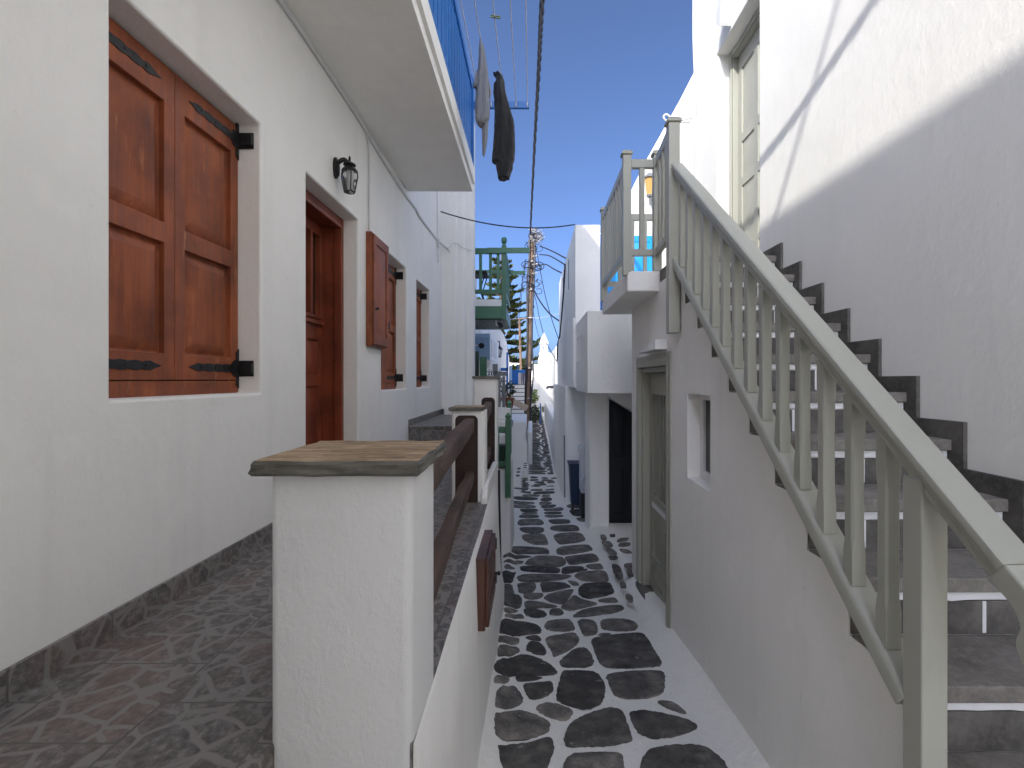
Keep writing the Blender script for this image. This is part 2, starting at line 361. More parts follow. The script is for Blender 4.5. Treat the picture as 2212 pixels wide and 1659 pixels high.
o = g.build('alley_pavement', M['whitewash'], smooth=True, angle=60); tag(o, kind='structure')
g = MB(); g.box(-400, 400, -300, 700, -1.6, -.95); o = g.build('ground', M['soil']); tag(o, kind='structure')

# paving stones traced on the ground: source-pixel crops (origin, scale)
A_ = ((1940, 2640), .4521, [[(85,180),(100,150),(185,150),(212,178),(185,207),(95,207)],[(275,152),(400,152),(515,165),(430,178),(350,190),(295,185)],[(100,380),(115,290),(160,240),(250,235),(300,295),(327,350),(300,395),(105,415)],[(345,222),(470,212),(590,200),(592,270),(540,320),(455,348),(400,345),(365,280)],[(650,290),(690,120),(720,105),(900,108),(985,125),(1045,215),(1045,290),(1025,370),(905,435),(800,420),(690,380),(648,340)],[(1085,140),(1250,110),(1440,98),(1572,105),(1580,200),(1555,290),(1480,320),(1380,340),(1230,335),(1150,305),(1120,230)],[(455,430),(555,392),(650,410),(770,455),(740,510),(700,535),(600,520),(500,470)],[(1535,370),(1640,375),(1720,420),(1778,475),(1740,478),(1640,440),(1555,405)],[(100,490),(200,470),(310,460),(420,490),(560,560),(550,635),(420,680),(350,700),(150,705),(105,650)],[(725,660),(770,570),(900,500),(1080,440),(1190,455),(1240,560),(1270,650),(1290,710),(1200,735),(1000,760),(760,768),(725,735)],[(1290,480),(1400,460),(1580,490),(1780,540),(1870,590),(1780,640),(1640,675),(1490,695),(1370,640),(1320,560)],[(130,765),(280,760),(400,745),(570,685),(600,800),(550,900),(520,1000),(200,1000),(150,880)],[(740,880),(800,845),(1000,835),(1195,840),(1215,960),(1210,1070),(690,1070),(710,950)],[(1390,945),(1440,850),(1500,795),(1700,770),(1850,765),(1960,790),(2060,870),(2130,960),(2180,1080),(1400,1080)]])
B_ = ((1940, 2380), .3617, [[(445,80),(540,75),(640,95),(800,130),(720,145),(560,148),(455,150)],[(850,130),(930,70),(985,5),(1040,40),(1080,60),(1250,98),(1120,135),(960,175),(860,155)],[(1240,70),(1350,45),(1440,42),(1468,85),(1340,92)],[(990,230),(1060,180),(1200,145),(1400,118),(1500,120),(1530,165),(1400,205),(1180,235),(1000,245)],[(212,150),(300,155),(365,178),(330,197),(230,195)],[(226,230),(260,215),(390,213),(435,265),(330,262),(235,245)],[(440,165),(560,168),(640,190),(675,220),(640,250),(550,255),(470,230),(440,195)],[(720,185),(750,160),(830,160),(870,205),(800,228),(722,225)],[(148,425),(165,350),(215,280),(300,283),(440,310),(560,340),(605,380),(600,425),(480,435),(260,442)],[(668,340),(700,300),(800,282),(925,280),(960,320),(985,390),(880,405),(740,395),(680,375)],[(1030,300),(1080,278),(1190,290),(1225,330),(1238,400),(1215,440),(1120,455),(1080,420),(1055,360)],[(1288,290),(1400,272),(1540,275),(1640,300),(1685,345),(1640,385),(1540,400),(1400,395),(1300,375)],[(138,490),(160,465),(290,468),(365,485),(372,540),(260,540),(150,525)],[(440,475),(560,452),(610,480),(612,510),(520,500)],[(1245,458),(1290,432),(1400,435),(1320,455)],[(680,510),(700,475),(850,450),(985,428),(1030,500),(1020,535),(930,600),(820,665),(765,680),(740,600),(700,550)],[(1195,515),(1230,480),(1450,445),(1680,430),(1740,440),(1800,520),(1850,620),(1945,770),(1780,790),(1560,805),(1370,800),(1290,760),(1255,690),(1215,580)],[(150,670),(155,580),(230,570),(330,585),(370,615),(370,635),(270,670),(165,682)],[(465,580),(500,520),(570,525),(640,570),(672,640),(640,665),(560,655),(470,610)],[(130,770),(200,720),(350,685),(430,672),(520,690),(620,730),(720,790),(782,850),(740,880),(620,890),(400,880),(140,860),(125,800)],[(832,745),(880,700),(980,615),(1060,590),(1120,605),(1165,660),(1195,760),(1120,800),(960,806),(870,800)]])
C_ = ((1960, 2140), .27125, [[(235,235),(290,190),(370,172),(560,180),(820,200),(855,250),(850,285),(600,280),(350,265)],[(995,235),(1010,205),(1100,175),(1300,150),(1440,145),(1490,195),(1495,230),(1380,255),(1200,285),(1080,298),(1005,280)],[(205,315),(240,290),(400,300),(620,325),(540,345),(360,352),(215,335)],[(208,395),(240,378),(380,385),(490,400),(460,425),(330,425),(215,410)],[(530,420),(590,360),(690,315),(850,312),(1040,330),(1090,370),(1110,420),(1030,465),(880,475),(700,460),(560,440)],[(1110,330),(1260,310),(1500,280),(1560,310),(1600,380),(1480,405),(1300,430),(1180,440),(1150,390)],[(210,460),(300,462),(370,495),(330,510),(240,500)],[(455,470),(600,465),(760,480),(1020,495),(1000,565),(800,560),(560,540),(470,525)],[(1060,565),(1075,490),(1180,468),(1320,470),(1390,490),(1260,540),(1160,572)],[(1250,550),(1330,515),(1420,505),(1440,520),(1340,540)],[(1410,462),(1520,440),(1620,432),(1650,470),(1668,500),(1560,512),(1480,500)],[(180,560),(230,540),(380,545),(350,610),(335,670),(300,700),(210,710),(178,660)],[(400,660),(430,610),(520,580),(800,582),(1100,595),(1190,610),(1100,650),(960,680),(700,695),(480,690)],[(1255,610),(1300,570),(1450,545),(1660,530),(1710,570),(1740,670),(1700,690),(1500,690),(1340,670)],[(190,780),(210,740),(325,745),(330,800),(350,860),(260,855),(190,850)],[(410,740),(460,720),(580,715),(660,720),(665,790),(620,840),(540,865),(430,850),(425,790)],[(748,720),(850,710),(1080,712),(1190,770),(1060,800),(900,830),(790,845),(770,790)],[(1150,685),(1220,690),(1290,715),(1310,745),(1240,750),(1195,720)],[(1315,830),(1330,780),(1390,730),(1500,718),(1750,712),(1790,780),(1815,850),(1720,890),(1600,915),(1480,940),(1380,920),(1320,875)],[(200,880),(330,872),(410,890),(460,950),(455,1040),(430,1075),(330,1070),(200,1030),(195,940)],[(500,890),(560,870),(780,870),(760,915),(700,945),(600,955),(520,930)],[(795,935),(880,880),(1030,840),(1225,810),(1200,870),(1130,960),(1075,1020),(1000,1015),(900,985)],
 [(1630,5),(1690,5),(1725,65),(1650,65)],[(1655,100),(1760,100),(1820,165),(1700,165),(1665,130)],[(1720,205),(1800,210),(1880,280),(1780,275),(1740,250)],[(1755,315),(1840,310),(1885,330),(1840,355),(1775,350)],[(1875,100),(1890,70),(1960,52),(2055,52),(2010,90),(1920,108)],[(1890,165),(1920,130),(2010,118),(2075,135),(2040,165),(1960,182)],[(1905,215),(1990,215),(2060,240),(2095,270),(2020,275),(1950,250)],[(1800,440),(1870,445),(1915,480),(1965,620),(1880,620),(1830,530)],[(1980,440),(2060,428),(2150,430),(2150,480),(2010,480)],[(2015,515),(2070,510),(2105,560),(2108,600),(2040,598)],[(1920,710),(1980,705),(2000,740),(2000,770),(1940,770)],[(2000,890),(2060,890),(2100,920),(2098,975),(2050,975)],[(1765,0),(1840,-5),(1840,30),(1780,32)]])
E_ = ((1980, 1900), .22604, [[(490,1080),(560,1060),(860,1055),(900,1130),(935,1235),(800,1240),(640,1220),(500,1140)],[(1045,1080),(1150,1040),(1430,1020),(1540,1060),(1590,1160),(1480,1190),(1300,1215),(1160,1230),(1090,1170)],[(440,940),(560,930),(840,935),(860,990),(800,1030),(620,1040),(480,1000)],[(985,960),(1010,915),(1150,900),(1380,895),(1450,920),(1480,970),(1440,995),(1200,1002),(1040,985)],[(412,840),(450,795),(600,790),(790,785),(860,855),(800,885),(600,885),(460,900),(415,870)],[(945,805),(1050,790),(1290,792),(1330,840),(1280,865),(1080,872),(1000,855)],[(425,740),(470,715),(740,712),(775,740),(740,762),(500,765)],[(885,735),(910,712),(1210,718),(1170,748),(960,755)],[(480,680),(740,665),(740,690),(490,700)],[(870,675),(900,662),(1180,662),(1150,695),(900,690)],[(440,610),(560,602),(730,605),(760,640),(680,655),(490,660)],[(860,605),(960,610),(1160,578),(1215,610),(1140,640),(900,645)],[(810,550),(860,540),(1050,528),(1080,550),(1000,580),(860,588)],[(270,530),(480,535),(700,545),(715,580),(560,588),(290,580)],[(270,455),(480,475),(690,490),(680,520),(480,522),(270,500)],[(790,500),(810,478),(960,478),(1010,505),(900,525),(785,528)],[(280,395),(420,385),(640,400),(750,405),(740,440),(640,450),(400,440)],[(810,440),(850,405),(990,405),(1005,450),(900,465),(815,455)],[(490,355),(600,350),(780,355),(780,385),(600,385),(500,380)],[(830,385),(850,355),(965,352),(970,385),(900,388)],[(680,325),(760,300),(1040,290),(1045,325),(900,338),(690,338)],[(470,295),(630,300),(635,330),(500,325)],[(620,275),(680,255),(840,255),(830,282),(700,285)],[(880,265),(1040,248),(1040,270),(900,275)],[(340,225),(580,245),(570,272),(350,245)],[(690,165),(900,158),(890,185),(700,190)],[(680,125),(860,118),(870,148),(760,148)],[(920,140),(950,118),(1055,118),(1050,140),(960,150)],[(610,95),(640,78),(765,80),(770,98),(650,108)],[(820,92),(860,78),(1050,95),(980,112),(850,112)],[(625,40),(660,28),(775,45),(700,62),(635,58)],[(810,55),(850,40),(950,60),(880,70)],[(985,55),(1085,45),(1085,68),(1010,70)],[(640,190),(800,200),(780,212),(650,205)],[(870,205),(1035,190),(1035,205)],[(1265,550),(1330,525),(1480,508),(1500,585),(1320,588)],[(1320,650),(1340,620),(1510,610),(1560,680),(1540,730),(1400,728)],[(1430,770),(1540,755),(1630,800),(1610,835),(1500,820)]])
NICHE = False
def gs(X, Y): return gbase(Y) + .085 if NICHE else gz(X, Y)
def hit_ground(x, y):
    Y = 3.0
    for _ in range(60):
        X = (x - CX) / F * Y; Yn = (CZ - gs(X, Y)) * F / (y - CY); Y = Y * .5 + Yn * .5
    return (x - CX) / F * Y, Y
def chaikin(P, n=2):
    for _ in range(n):
        Q = []
        for i in range(len(P)):
            a, b = P[i], P[(i + 1) % len(P)]
            Q += [(a[0] * .8 + b[0] * .2, a[1] * .8 + b[1] * .2), (a[0] * .2 + b[0] * .8, a[1] * .2 + b[1] * .8)]
        P = Q
    return P
st = MB()
def stone(P, seed):
    P = chaikin(P, 2); n = len(P); mx = sum(p[0] for p in P) / n; my = sum(p[1] for p in P) / n; P = [(p[0] + (p[0] - mx) * .055 + math.copysign(.004, p[0] - mx), p[1] + (p[1] - my) * .055 + math.copysign(.004, p[1] - my)) for p in P]; cx = sum(p[0] for p in P) / n; cy = sum(p[1] for p in P) / n
    ar = abs(sum(P[i - 1][0] * P[i][1] - P[i][0] * P[i - 1][1] for i in range(n))) / 2; pe = sum(math.hypot(P[i][0] - P[i - 1][0], P[i][1] - P[i - 1][1]) for i in range(n)); ja = min(1, ar / pe / .045)
    Q = []
    for i, p in enumerate(P):                       # finer, ragged whitewash edge
        q = P[(i + 1) % n]; L = math.hypot(q[0] - p[0], q[1] - p[1]); k = max(1, min(6, int(L / .012)))
        for t in range(k):
            x, y = p[0] + (q[0] - p[0]) * t / k, p[1] + (q[1] - p[1]) * t / k
            j = ja * (noise.noise(Vector((x * 45, y * 45, seed))) * .0065 + noise.noise(Vector((x * 130, y * 130, seed))) * .005)
            d = math.hypot(x - cx, y - cy) + 1e-6; Q.append((x + (x - cx) / d * j, y + (y - cy) / d * j))
    n = len(Q); dz = .008 + .005 * random.random(); tl = random.gauss(0, .006), random.gauss(0, .006)
    def z(x, y, h): return gs(x, y) + h + tl[0] * (x - cx) + tl[1] * (y - cy)
    vs = [(x, y, z(x, y, -.012)) for x, y in Q]
    vs += [(x, y, z(x, y, dz * .6)) for x, y in Q]
    in1 = [(cx + (x - cx) * .95, cy + (y - cy) * .95) for x, y in Q]; vs += [(x, y, z(x, y, dz)) for x, y in in1]
    in2 = [(cx + (x - cx) * .45, cy + (y - cy) * .45) for x, y in Q]; vs += [(x, y, z(x, y, dz + noise.noise(Vector((x * 14, y * 14, 3))) * .004)) for x, y in in2]
    vs.append((cx, cy, z(cx, cy, dz)))
    fs = []
    for r in range(3):
        for i in range(n): fs.append((r * n + i, r * n + (i + 1) % n, (r + 1) * n + (i + 1) % n, (r + 1) * n + i))
    fs += [(3 * n + i, 3 * n + (i + 1) % n, 4 * n) for i in range(n)]
    st.add(vs, fs)
k = 0
for (ox, oy), s_, polys in (A_, B_, C_, E_):
    for ip, P in enumerate(polys):
        NICHE = s_ == .27125 and ip >= 22
        G = [hit_ground((ox + s_ * x) / 1.85172, (oy + s_ * y) / 1.85172) for x, y in P]
        stone(G, k); k += 1
NICHE = False
rn = random.Random(5)                               # smaller rows of stones farther down the alley, and the ones underfoot
def rows(y0, y1, xl, xr, hmin, hmax, wmin, wmax):
    y = y0
    while y < y1:
        h = rn.uniform(hmin, hmax); x = xl(y)
        while x < xr(y) - .05:
            w_ = min(rn.uniform(wmin, wmax), xr(y) - x)
            if w_ > .06:
                P = [(x + w_ * a + rn.uniform(-.012, .012), y + h * b + rn.uniform(-.012, .012)) for a, b in ((.04, .3), (.2, .04), (.6, .0), (.9, .1), (1, .5), (.85, .92), (.5, 1), (.12, .9))]
                global k; k += 1; stone(P, k)
            x += w_ + rn.uniform(.035, .06)
        y += h + rn.uniform(.04, .06)
rows(11.95, 29, lambda y: -.12 + .0 * y, lambda y: .52 - max(0, y - 16) * .005, .09, .17, .26, .5)
rows(10.2, 11.5, lambda y: -.24, lambda y: -.06, .08, .14, .08, .17)
rows(-.8, 1.72, lambda y: -.12, lambda y: .85, .2, .34, .24, .5)
o = st.build('paving_stones', M['paver'], smooth=True, angle=50); tag(o, kind='structure')

# ================================================================== LEFT HOUSE
XW = -1.38
house = thing('house', 'two storey white house with brown wooden shutters and door at left', 'house', (XW, 0, .96))
mL = map_px(XW)
H_TOP = 7.26
WIN = [(1.612, 2.503, 1.734, 3.095), (4.50, 5.393, 1.70, 3.02), (5.868, 6.608, 1.70, 2.995)]
DOOR = (3.006, 3.902, .96, 3.065)
def dL(u, v):
    for (a, b, c, e) in WIN:
        if a < u < b and c < v < e: return -.16
    if DOOR[0] < u < DOOR[1] and DOOR[2] < v < DOOR[3]: return -.30
    return 0
us = [-8, -5, -2.5, -.5, 7.55]; vs = [0, .96, 3.875, 4.115, H_TOP]
for a in WIN + [DOOR]: us += [a[0], a[1]]; vs += [a[2], a[3]]
b = MB(); b.slab(mL, us, vs, dL, -5.0); b.build('wall', M['plaster'], house, bevel=.014, seg=3)
# the corner block that steps out beyond the last window, with its rounded plaster pilasters
b = MB()
def rr(x0, x1, y0, y1, r, n=5):
    P = []
    for cx, cy, a0 in ((x1 - r, y0 + r, -90), (x1 - r, y1 - r, 0), (x0 + r, y1 - r, 90), (x0 + r, y0 + r, 180)):
        P += [(cx + r * math.cos(R(a0 + 90 * i / n)), cy + r * math.sin(R(a0 + 90 * i / n))) for i in range(n + 1)]
    return P
mz = lambda u, v, d: (u, v, d)
b.prism(rr(-3, -1.15, 7.5, 7.90, .05), mz, -.2, 5.9); b.prism(rr(-1.7, -1.03, 7.58, 7.92, .07), mz, -.2, 5.88); b.prism(rr(-1.6, -.915, 7.68, 7.94, .07), mz, -.2, 5.86)
b.build('corner_block', M['plaster'], house, smooth=True, angle=40)
# skirting of the same printed tile along the terrace and its raised end step
b = MB(); b.box(XW + .001, XW + .014, -3, 3.0, .955, 1.045); b.box(XW + .001, XW + .014, 3.905, 5.46, .955, 1.045); b.box(XW + .001, XW + .014, 5.47, 7.5, 1.285, 1.355)
b.box(XW + .015, -.93, 7.486, 7.499, 1.285, 1.355)
b.build('skirting', M['tile'], house, bevel=.003)
def strap(mb, m, u, v, sgn, L, d):                 # wrought iron strap hinge with a wavy, pointed outline
    n = 26; up = []; dn = []
    for i in range(n + 1):
        t = i / n; h = .012 + .009 * abs(math.sin(t * math.pi * 5.5)) ** .4 - .003 * t
        if t > .86: h *= (1 - t) / .14
        if t < .16: h = .022 + .022 * abs(math.sin(t / .16 * math.pi))
        up.append((u + sgn * L * t, v + h)); dn.append((u + sgn * L * t, v - h))
    mb.prism((up + dn[::-1]) if sgn > 0 else (up + dn[::-1])[::-1], m, d, d + .004)
    for t in (.2, .5, .78): mb.mbox(m, u + sgn * L * t - .005, u + sgn * L * t + .005, v - .005, v + .005, d + .004, d + .008)
def shutter_window(W_, near_block=True):
    u0, u1, v0, v1 = W_; m = map_px(XW - .16)
    b = MB(); sill = .06
    b.slab(m, [u0, u0 + .003, u1 - .003, u1], [v0, v0 + sill, v1 - .012, v1], lambda u, v: .045 if v < v0 + sill else (.03 if v > v1 - .012 or u < u0 + .003 or u > u1 - .003 else .001), 0)
    for s_ in (u0 + .3 * (u1 - u0), u0 + .72 * (u1 - u0)):
        pass
    win = b.build('shutter_window', M['redwood'], house, bevel=.003)
    mid = (u0 + u1) / 2; a, c = v0 + sill + .004, v1 - .014; h = c - a
    for (p, q, s_) in ((u0 + .004, mid - .0015, 1), (mid + .0015, u1 - .004, -1)):
        b = MB(); st_ = .058
        ops = [(p + st_, q - st_, a + .085 * h, a + .435 * h, 'panel'), (p + st_, q - st_, a + .50 * h, a + .885 * h, 'panel')]
        leaf(b, m, p, q, a, c, .046, ops, .026, .006)
        sh = b.build('shutter', M['redwood'], win, bevel=.0035)
        for v in (a + .045 * h, c - .055 * h):
            b = MB(); e = p + .002 if s_ > 0 else q - .002
            strap(b, m, e, v, s_, (q - p) * .82, .0465)
            b.prism([(e, v - .10), (e + s_ * .022, v - .08), (e + s_ * .016, v - .02), (e + s_ * .03, v), (e + s_ * .016, v + .02), (e + s_ * .022, v + .08), (e, v + .10)][::s_], m, .047, .0525)
            if s_ < 0:                             # pintle block on the far jamb
                b.mbox(m, e - .01, e + .045, v - .028, v - .004, .045, .10); b.mbox(m, e - .01, e + .045, v + .004, v + .028, .045, .10)
                b.tube([m(e + .012, v - .035, .07), m(e + .012, v + .035, .07)], .010, 8)
                b.mbox(m, e - .004, e + .0035, v - .04, v + .04, .05, .125); b.mbox(m, e - .02, e + .0035, v - .026, v + .026, .085, .125)
            else:
                b.tube([m(e + .010, v - .035, .055), m(e + .010, v + .035, .055)], .010, 8)
            b.build('hinge', M['iron'], win, bevel=.0012)
for W_ in WIN: shutter_window(W_)
# front door: deep frame, two narrow leaves with glazed slots over raised panels
m = map_px(XW - .30); b = MB(); u0, u1, v0, v1 = DOOR
b.mbox(m, u0, u0 + .07, v0, v1, 0, .185); b.mbox(m, u1 - .07, u1, v0, v1, 0, .185); b.mbox(m, u0 + .07, u1 - .07, v1 - .075, v1 - .001, 0, .185)
b.mbox(m, u0 + .06, u0 + .085, v0, v1 - .06, .14, .200); b.mbox(m, u1 - .085, u1 - .06, v0, v1 - .06, .14, .200); b.mbox(m, u0 + .086, u1 - .086, v1 - .09, v1 - .065, .14, .200)
door = b.build('door', M['redwood_dark'], house, bevel=.006)
mid = (u0 + u1) / 2
for p, q in ((u0 + .074, mid - .002), (mid + .002, u1 - .074)):
    b = MB(); t0 = 2.29; t1 = 2.90; w3 = (q - p - .11) / 2
    ops = [(p + .045, p + .045 + w3 - .01, t0, t1, 'hole'), (q - .045 - w3 + .01, q - .045, t0, t1, 'hole'),
           (p + .06, q - .06, 1.83, 2.10, 'panel'), (p + .06, q - .06, 1.08, 1.75, 'panel')]
    leaf(b, m, p, q, .965, v1 - .08, .05, ops, .018, .004); b.mbox(m, p + .03, q - .03, t0 - .075, t0 - .045, .05, .075); b.mbox(m, p + .03, q - .03, t0 - .03, t0 - .012, .05, .062)
    dl = b.build('door_leaf', M['redwood_dark'], door, bevel=.004)
    b = MB(); b.mbox(m, p + .03, q - .03, t0 - .01, t1 + .01, .002, .008); b.build('pane', M['darkglass'], door)
# balcony slab overhead, blue board railing
b = MB(); b.slab(mL, [-1.0, 5.43], [3.875, 3.955, 4.11], lambda u, v: .745 if v > 3.955 else .72, .002)
b.box(XW + .004, -.64, -1.0, 5.43, 4.11, 4.113)
bal = b.build('balcony', M['plaster'], house, bevel=.012, seg=3)
RX = -.672
for bx in ((RX - .025, RX + .02, -1.0, 5.40, 4.155, 4.22), (RX - .03, RX + .025, -1.0, 5.40, 4.955, 5.02), (XW + .01, RX - .03, 5.36, 5.40, 4.155, 4.22), (XW + .01, RX - .032, 5.36, 5.40, 4.955, 5.02)):
    b = MB(); b.box(*bx); b.build('rail', M['blue'], bal, bevel=.004)
b0 = MB(); b0.box(-.012, .012, -.054, .054, 4.221, 4.954); base = b0.build('baluster', M['blue'], bal, bevel=.004)
nb = 42
for i in range(nb):
    c = base if i == 0 else base.copy()
    if i: COL.objects.link(c); c.parent = bal
    c.location = Vector((RX - .003, 5.30 - i * .148, 0))
for i in range(4):
    c = base.copy(); COL.objects.link(c); c.parent = bal; c.rotation_euler.z = R(90); c.location = Vector((RX - .14 - i * .15, 5.38, 0))
b = MB(); b.box(RX - .037, RX + .033, 5.335, 5.405, 4.114, 5.055); b.lathe([(.048, 0), (.048, .02), (.03, .03), (.034, .05), (.0, .075)], (RX - .002, 5.37, 5.056), 4, rot=R(45)); b.build('post', M['blue'], bal, bevel=.004)

# ------------------------------------------------------------------ terrace
b = MB(); b.prism([(XW - .02, -3), (-.602, -3), (-.602, 1.132), (-.2765, 1.136), (-.3145, 4.4), (-.56, 4.405), (-.56, 7.6), (XW - .02, 7.6)], lambda u, v, d: (u, v, d), .55, .96)
o = b.build('terrace_floor', M['tile'], None, bevel=.004); tag(o, kind='structure')
b = MB(); b.box(XW + .002, -.86, 5.47, 7.498, .962, 1.26); b.box(XW + .002, -.845, 5.45, 7.499, 1.26, 1.285)
o = b.build('terrace_step', M['tile'], None, bevel=.004); tag(o, kind='structure')
b = MB()                                             # battered retaining wall along the alley
P = [(-.276, .9585), (-.268, .95), (-.255, .5), (-.24, .1), (-.215, -.05), (-.215, -.6), (-.6, -.6), (-.6, .54), (-.276, .54)]
ysn = [1.135] + [1.2 + i * .15 for i in range(23)]
b.rings([[(p[0] - .012 * (y - 1.2) + (noise.noise(Vector((y * 1.3, p[1] * 2, 1))) * .008 if i < 6 else 0), min(y, 4.42), p[1]) for i, p in enumerate(P)] for y in ysn])
rw = b.build('retaining_wall', M['plaster'], None, smooth=True, angle=50); tag(rw, 'low white plastered retaining wall between tiled terrace and paved alley', 'wall')
b2_ = MB(); b2_.box(-1.0, -.608, -3, 1.31, -.6, .952); b2_.build('terrace_side', M['plaster'], rw, bevel=.006)
b = MB(); P = [(3.32, .5), (3.32, 1.0), (3.38, 1.065), (3.5, 1.085), (4.3, 1.085), (4.4, 1.06), (4.42, .5)]
b.prism(P, map_px(-.348), 0, .044); b.build('kerb', M['plaster'], rw, bevel=.012, seg=3)

def cap_stone(mb, x0, x1, y0, y1, z0, z1, seed):    # split stone slab with an uneven edge
    n = 22; P = []
    for i in range(n): P.append((x0 + (x1 - x0) * i / n, y0))
    for i in range(n): P.append((x1, y0 + (y1 - y0) * i / n))
    for i in range(n): P.append((x1 - (x1 - x0) * i / n, y1))
    for i in range(n): P.append((x0, y1 - (y1 - y0) * i / n))
    def off(p, z, a): return (p[0] + noise.noise(Vector((p[0] * 22, p[1] * 22, z * 40 + seed))) * a, p[1] + noise.noise(Vector((p[0] * 22 + 9, p[1] * 22, z * 40 + seed))) * a, z + noise.noise(Vector((p[0] * 11, p[1] * 11, seed + 5))) * .0025)
    cx, cy = (x0 + x1) / 2, (y0 + y1) / 2
    def ring(sc, z, a): return [off((cx + (p[0] - cx) * sc, cy + (p[1] - cy) * sc), z, a) for p in P]
    rings = [ring(.975, z0, .006), ring(1.0, z0 + (z1 - z0) * .2, .010), ring(.985, z0 + (z1 - z0) * .45, .012), ring(.992, z0 + (z1 - z0) * .6, .012), ring(1.0, z0 + (z1 - z0) * .8, .009), ring(.97, z1, .008)]
    mb.cur = 1; mb.rings(rings, False); mb.cur = 0
    top = [ring(.97, z1 + .0002, .008), ring(.6, z1 + .001, .005), ring(.2, z1 + .001, .003)]
    mb.rings(top, True); mb.cur = 1; mb.add(ring(.975, z0, .006), [tuple(range(len(P)))[::-1]])
def pillar(label, x0, x1, y0, y1, z0, z1, cap, slot, grp, rough='plaster_rough_shaded'):
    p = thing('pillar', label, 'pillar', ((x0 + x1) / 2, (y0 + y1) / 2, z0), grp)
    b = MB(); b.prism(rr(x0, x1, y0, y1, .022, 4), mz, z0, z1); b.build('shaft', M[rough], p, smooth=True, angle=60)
    if cap:
        b = MB(); cap_stone(b, *cap); b.build('cap_stone', [M['cap'], M['cap_edge']], p, smooth=True, angle=45)
    if slot:
        a, c, e, f = slot; n = 5; r = .035; P = []
        for cx, cz, a0 in ((c - r, e + .004, -90), (c - r, f - r, 0), (a + r, f - r, 90), (a + r, e + .004, 180)):
            P += [(cx + r * math.cos(R(a0 + 90 * i / n)), max(e, cz + r * math.sin(R(a0 + 90 * i / n)))) for i in range(n + 1)]
        b = MB(); b.prism(P, map_ny(y0 + .002), 0, .006); b.build('beam_pocket', M['slot'], p)
    return p
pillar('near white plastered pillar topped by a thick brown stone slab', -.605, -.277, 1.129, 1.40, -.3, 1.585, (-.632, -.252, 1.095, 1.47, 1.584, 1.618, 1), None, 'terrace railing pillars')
pillar('middle white pillar with thin stone cap and dark pocket holding beams', -.555, -.325, 3.37, 3.56, .5, 1.585, (-.565, -.335, 3.345, 3.60, 1.586, 1.612, 2), (-.528, -.373, .9605, 1.555), 'terrace railing pillars', 'plaster')
pillar('tall far white pillar with dark cap and black beam pocket', -.528, -.318, 4.40, 4.62, .5, 1.805, None, (-.455, -.335, 1.0, 1.64), 'terrace railing pillars', 'plaster')
b = MB(); b.box(-.537, -.31, 4.38, 4.64, 1.806, 1.832); o = b.build('coping_slab', M['cap_edge'], None, bevel=.004); tag(o, 'dark thin coping slab lying on the tall far pillar', 'slab')
def beam(mb, a, b_, w_, h, seed):
    a, b_ = Vector(a), Vector(b_); n = 22; rings = []
    for i in range(n + 1):
        t = i / n; c = a.lerp(b_, t) + Vector((noise.noise(Vector((t * 4, seed, 0))) * .008, 0, noise.noise(Vector((t * 4, seed, 7))) * .010))
        k = 1 + .14 * noise.noise(Vector((t * 6, seed, 3))); ring = []
        for j in range(16):
            an = j / 16 * 2 * math.pi; cx_, sx_ = math.cos(an), math.sin(an); pw = .42
            x = math.copysign(abs(cx_) ** pw, cx_) * w_ / 2 * k; z = math.copysign(abs(sx_) ** pw, sx_) * h / 2 * k
            q = noise.noise(Vector((x * 40 + seed, t * 30, z * 40))) * .003
            ring.append((c.x + x + q, c.y, c.z + z + q))
        rings.append(ring)
    mb.rings(rings)
for lab, spans in (('near pair of weathered brown timber rails between the first two pillars', [((-.345, 1.405, 1.475), (-.432, 3.366, 1.485), .072, .105), ((-.335, 1.405, 1.12), (-.43, 3.366, 1.135), .062, .082)]),
                   ('far pair of weathered brown timber rails running to the tall pillar', [((-.37, 3.565, 1.505), (-.395, 4.392, 1.555), .068, .10), ((-.37, 3.565, 1.15), (-.395, 4.392, 1.165), .058, .08)])):
    fe = thing('timber_railing', lab, 'railing', spans[0][0], 'timber rails of the terrace')
    for i, (p, q, w_, h) in enumerate(spans):
        b = MB(); beam(b, p, q, w_, h, i * 3.7 + len(lab)); b.build('rail', M['beam'], fe, smooth=True, angle=50)
# small wooden meter door low on the retaining wall, and the meter cabinet on the house wall
def cabinet(label, X0, dep, u0, u1, v0, v1, mats, knob):
    c = thing('meter_cabinet', label, 'cabinet', (X0, (u0 + u1) / 2, v0), 'wooden meter cabinets')
    m = map_px(X0); b = MB(); b.mbox(m, u0, u1, v0, v1, 0, dep - .008); b.build('box', M[mats], c, bevel=.004)
    b = MB(); leaf(b, map_px(X0 + dep - .0078), u0 + .012, u1 - .012, v0 + .015, v1 - .015, .018, [(u0 + .075, u1 - .075, v0 + .09, v1 - .09, 'panel')], .012, .001); d = b.build('door', M[mats], c, bevel=.003)
    b = MB(); p = m(u0 + .045 if knob < 0 else u1 - .045, v0 + (v1 - v0) * .33, dep + .01); b.tube([p, (p[0] + .012, p[1], p[2]), (p[0] + .014, p[1], p[2]), (p[0] + .03, p[1], p[2])], [.006, .006, .013, .011], 10); b.build('knob', M['iron'], d)
    for f in (.22, .78):
        b = MB(); b.mbox(m, u1 - .022, u1 + .004, v0 + (v1 - v0) * f - .03, v0 + (v1 - v0) * f + .03, dep - .02, dep + .016); b.build('hinge', M['iron'], c)
cabinet('brown wooden meter cabinet on house wall beside the front door', XW + .001, .055, 4.075, 4.517, 2.08, 3.03, 'redwood', -1)
cabinet('low dark brown wooden meter cabinet on the retaining wall', -.283, .056, 2.44, 2.92, .55, .91, 'redwood_old', 1)
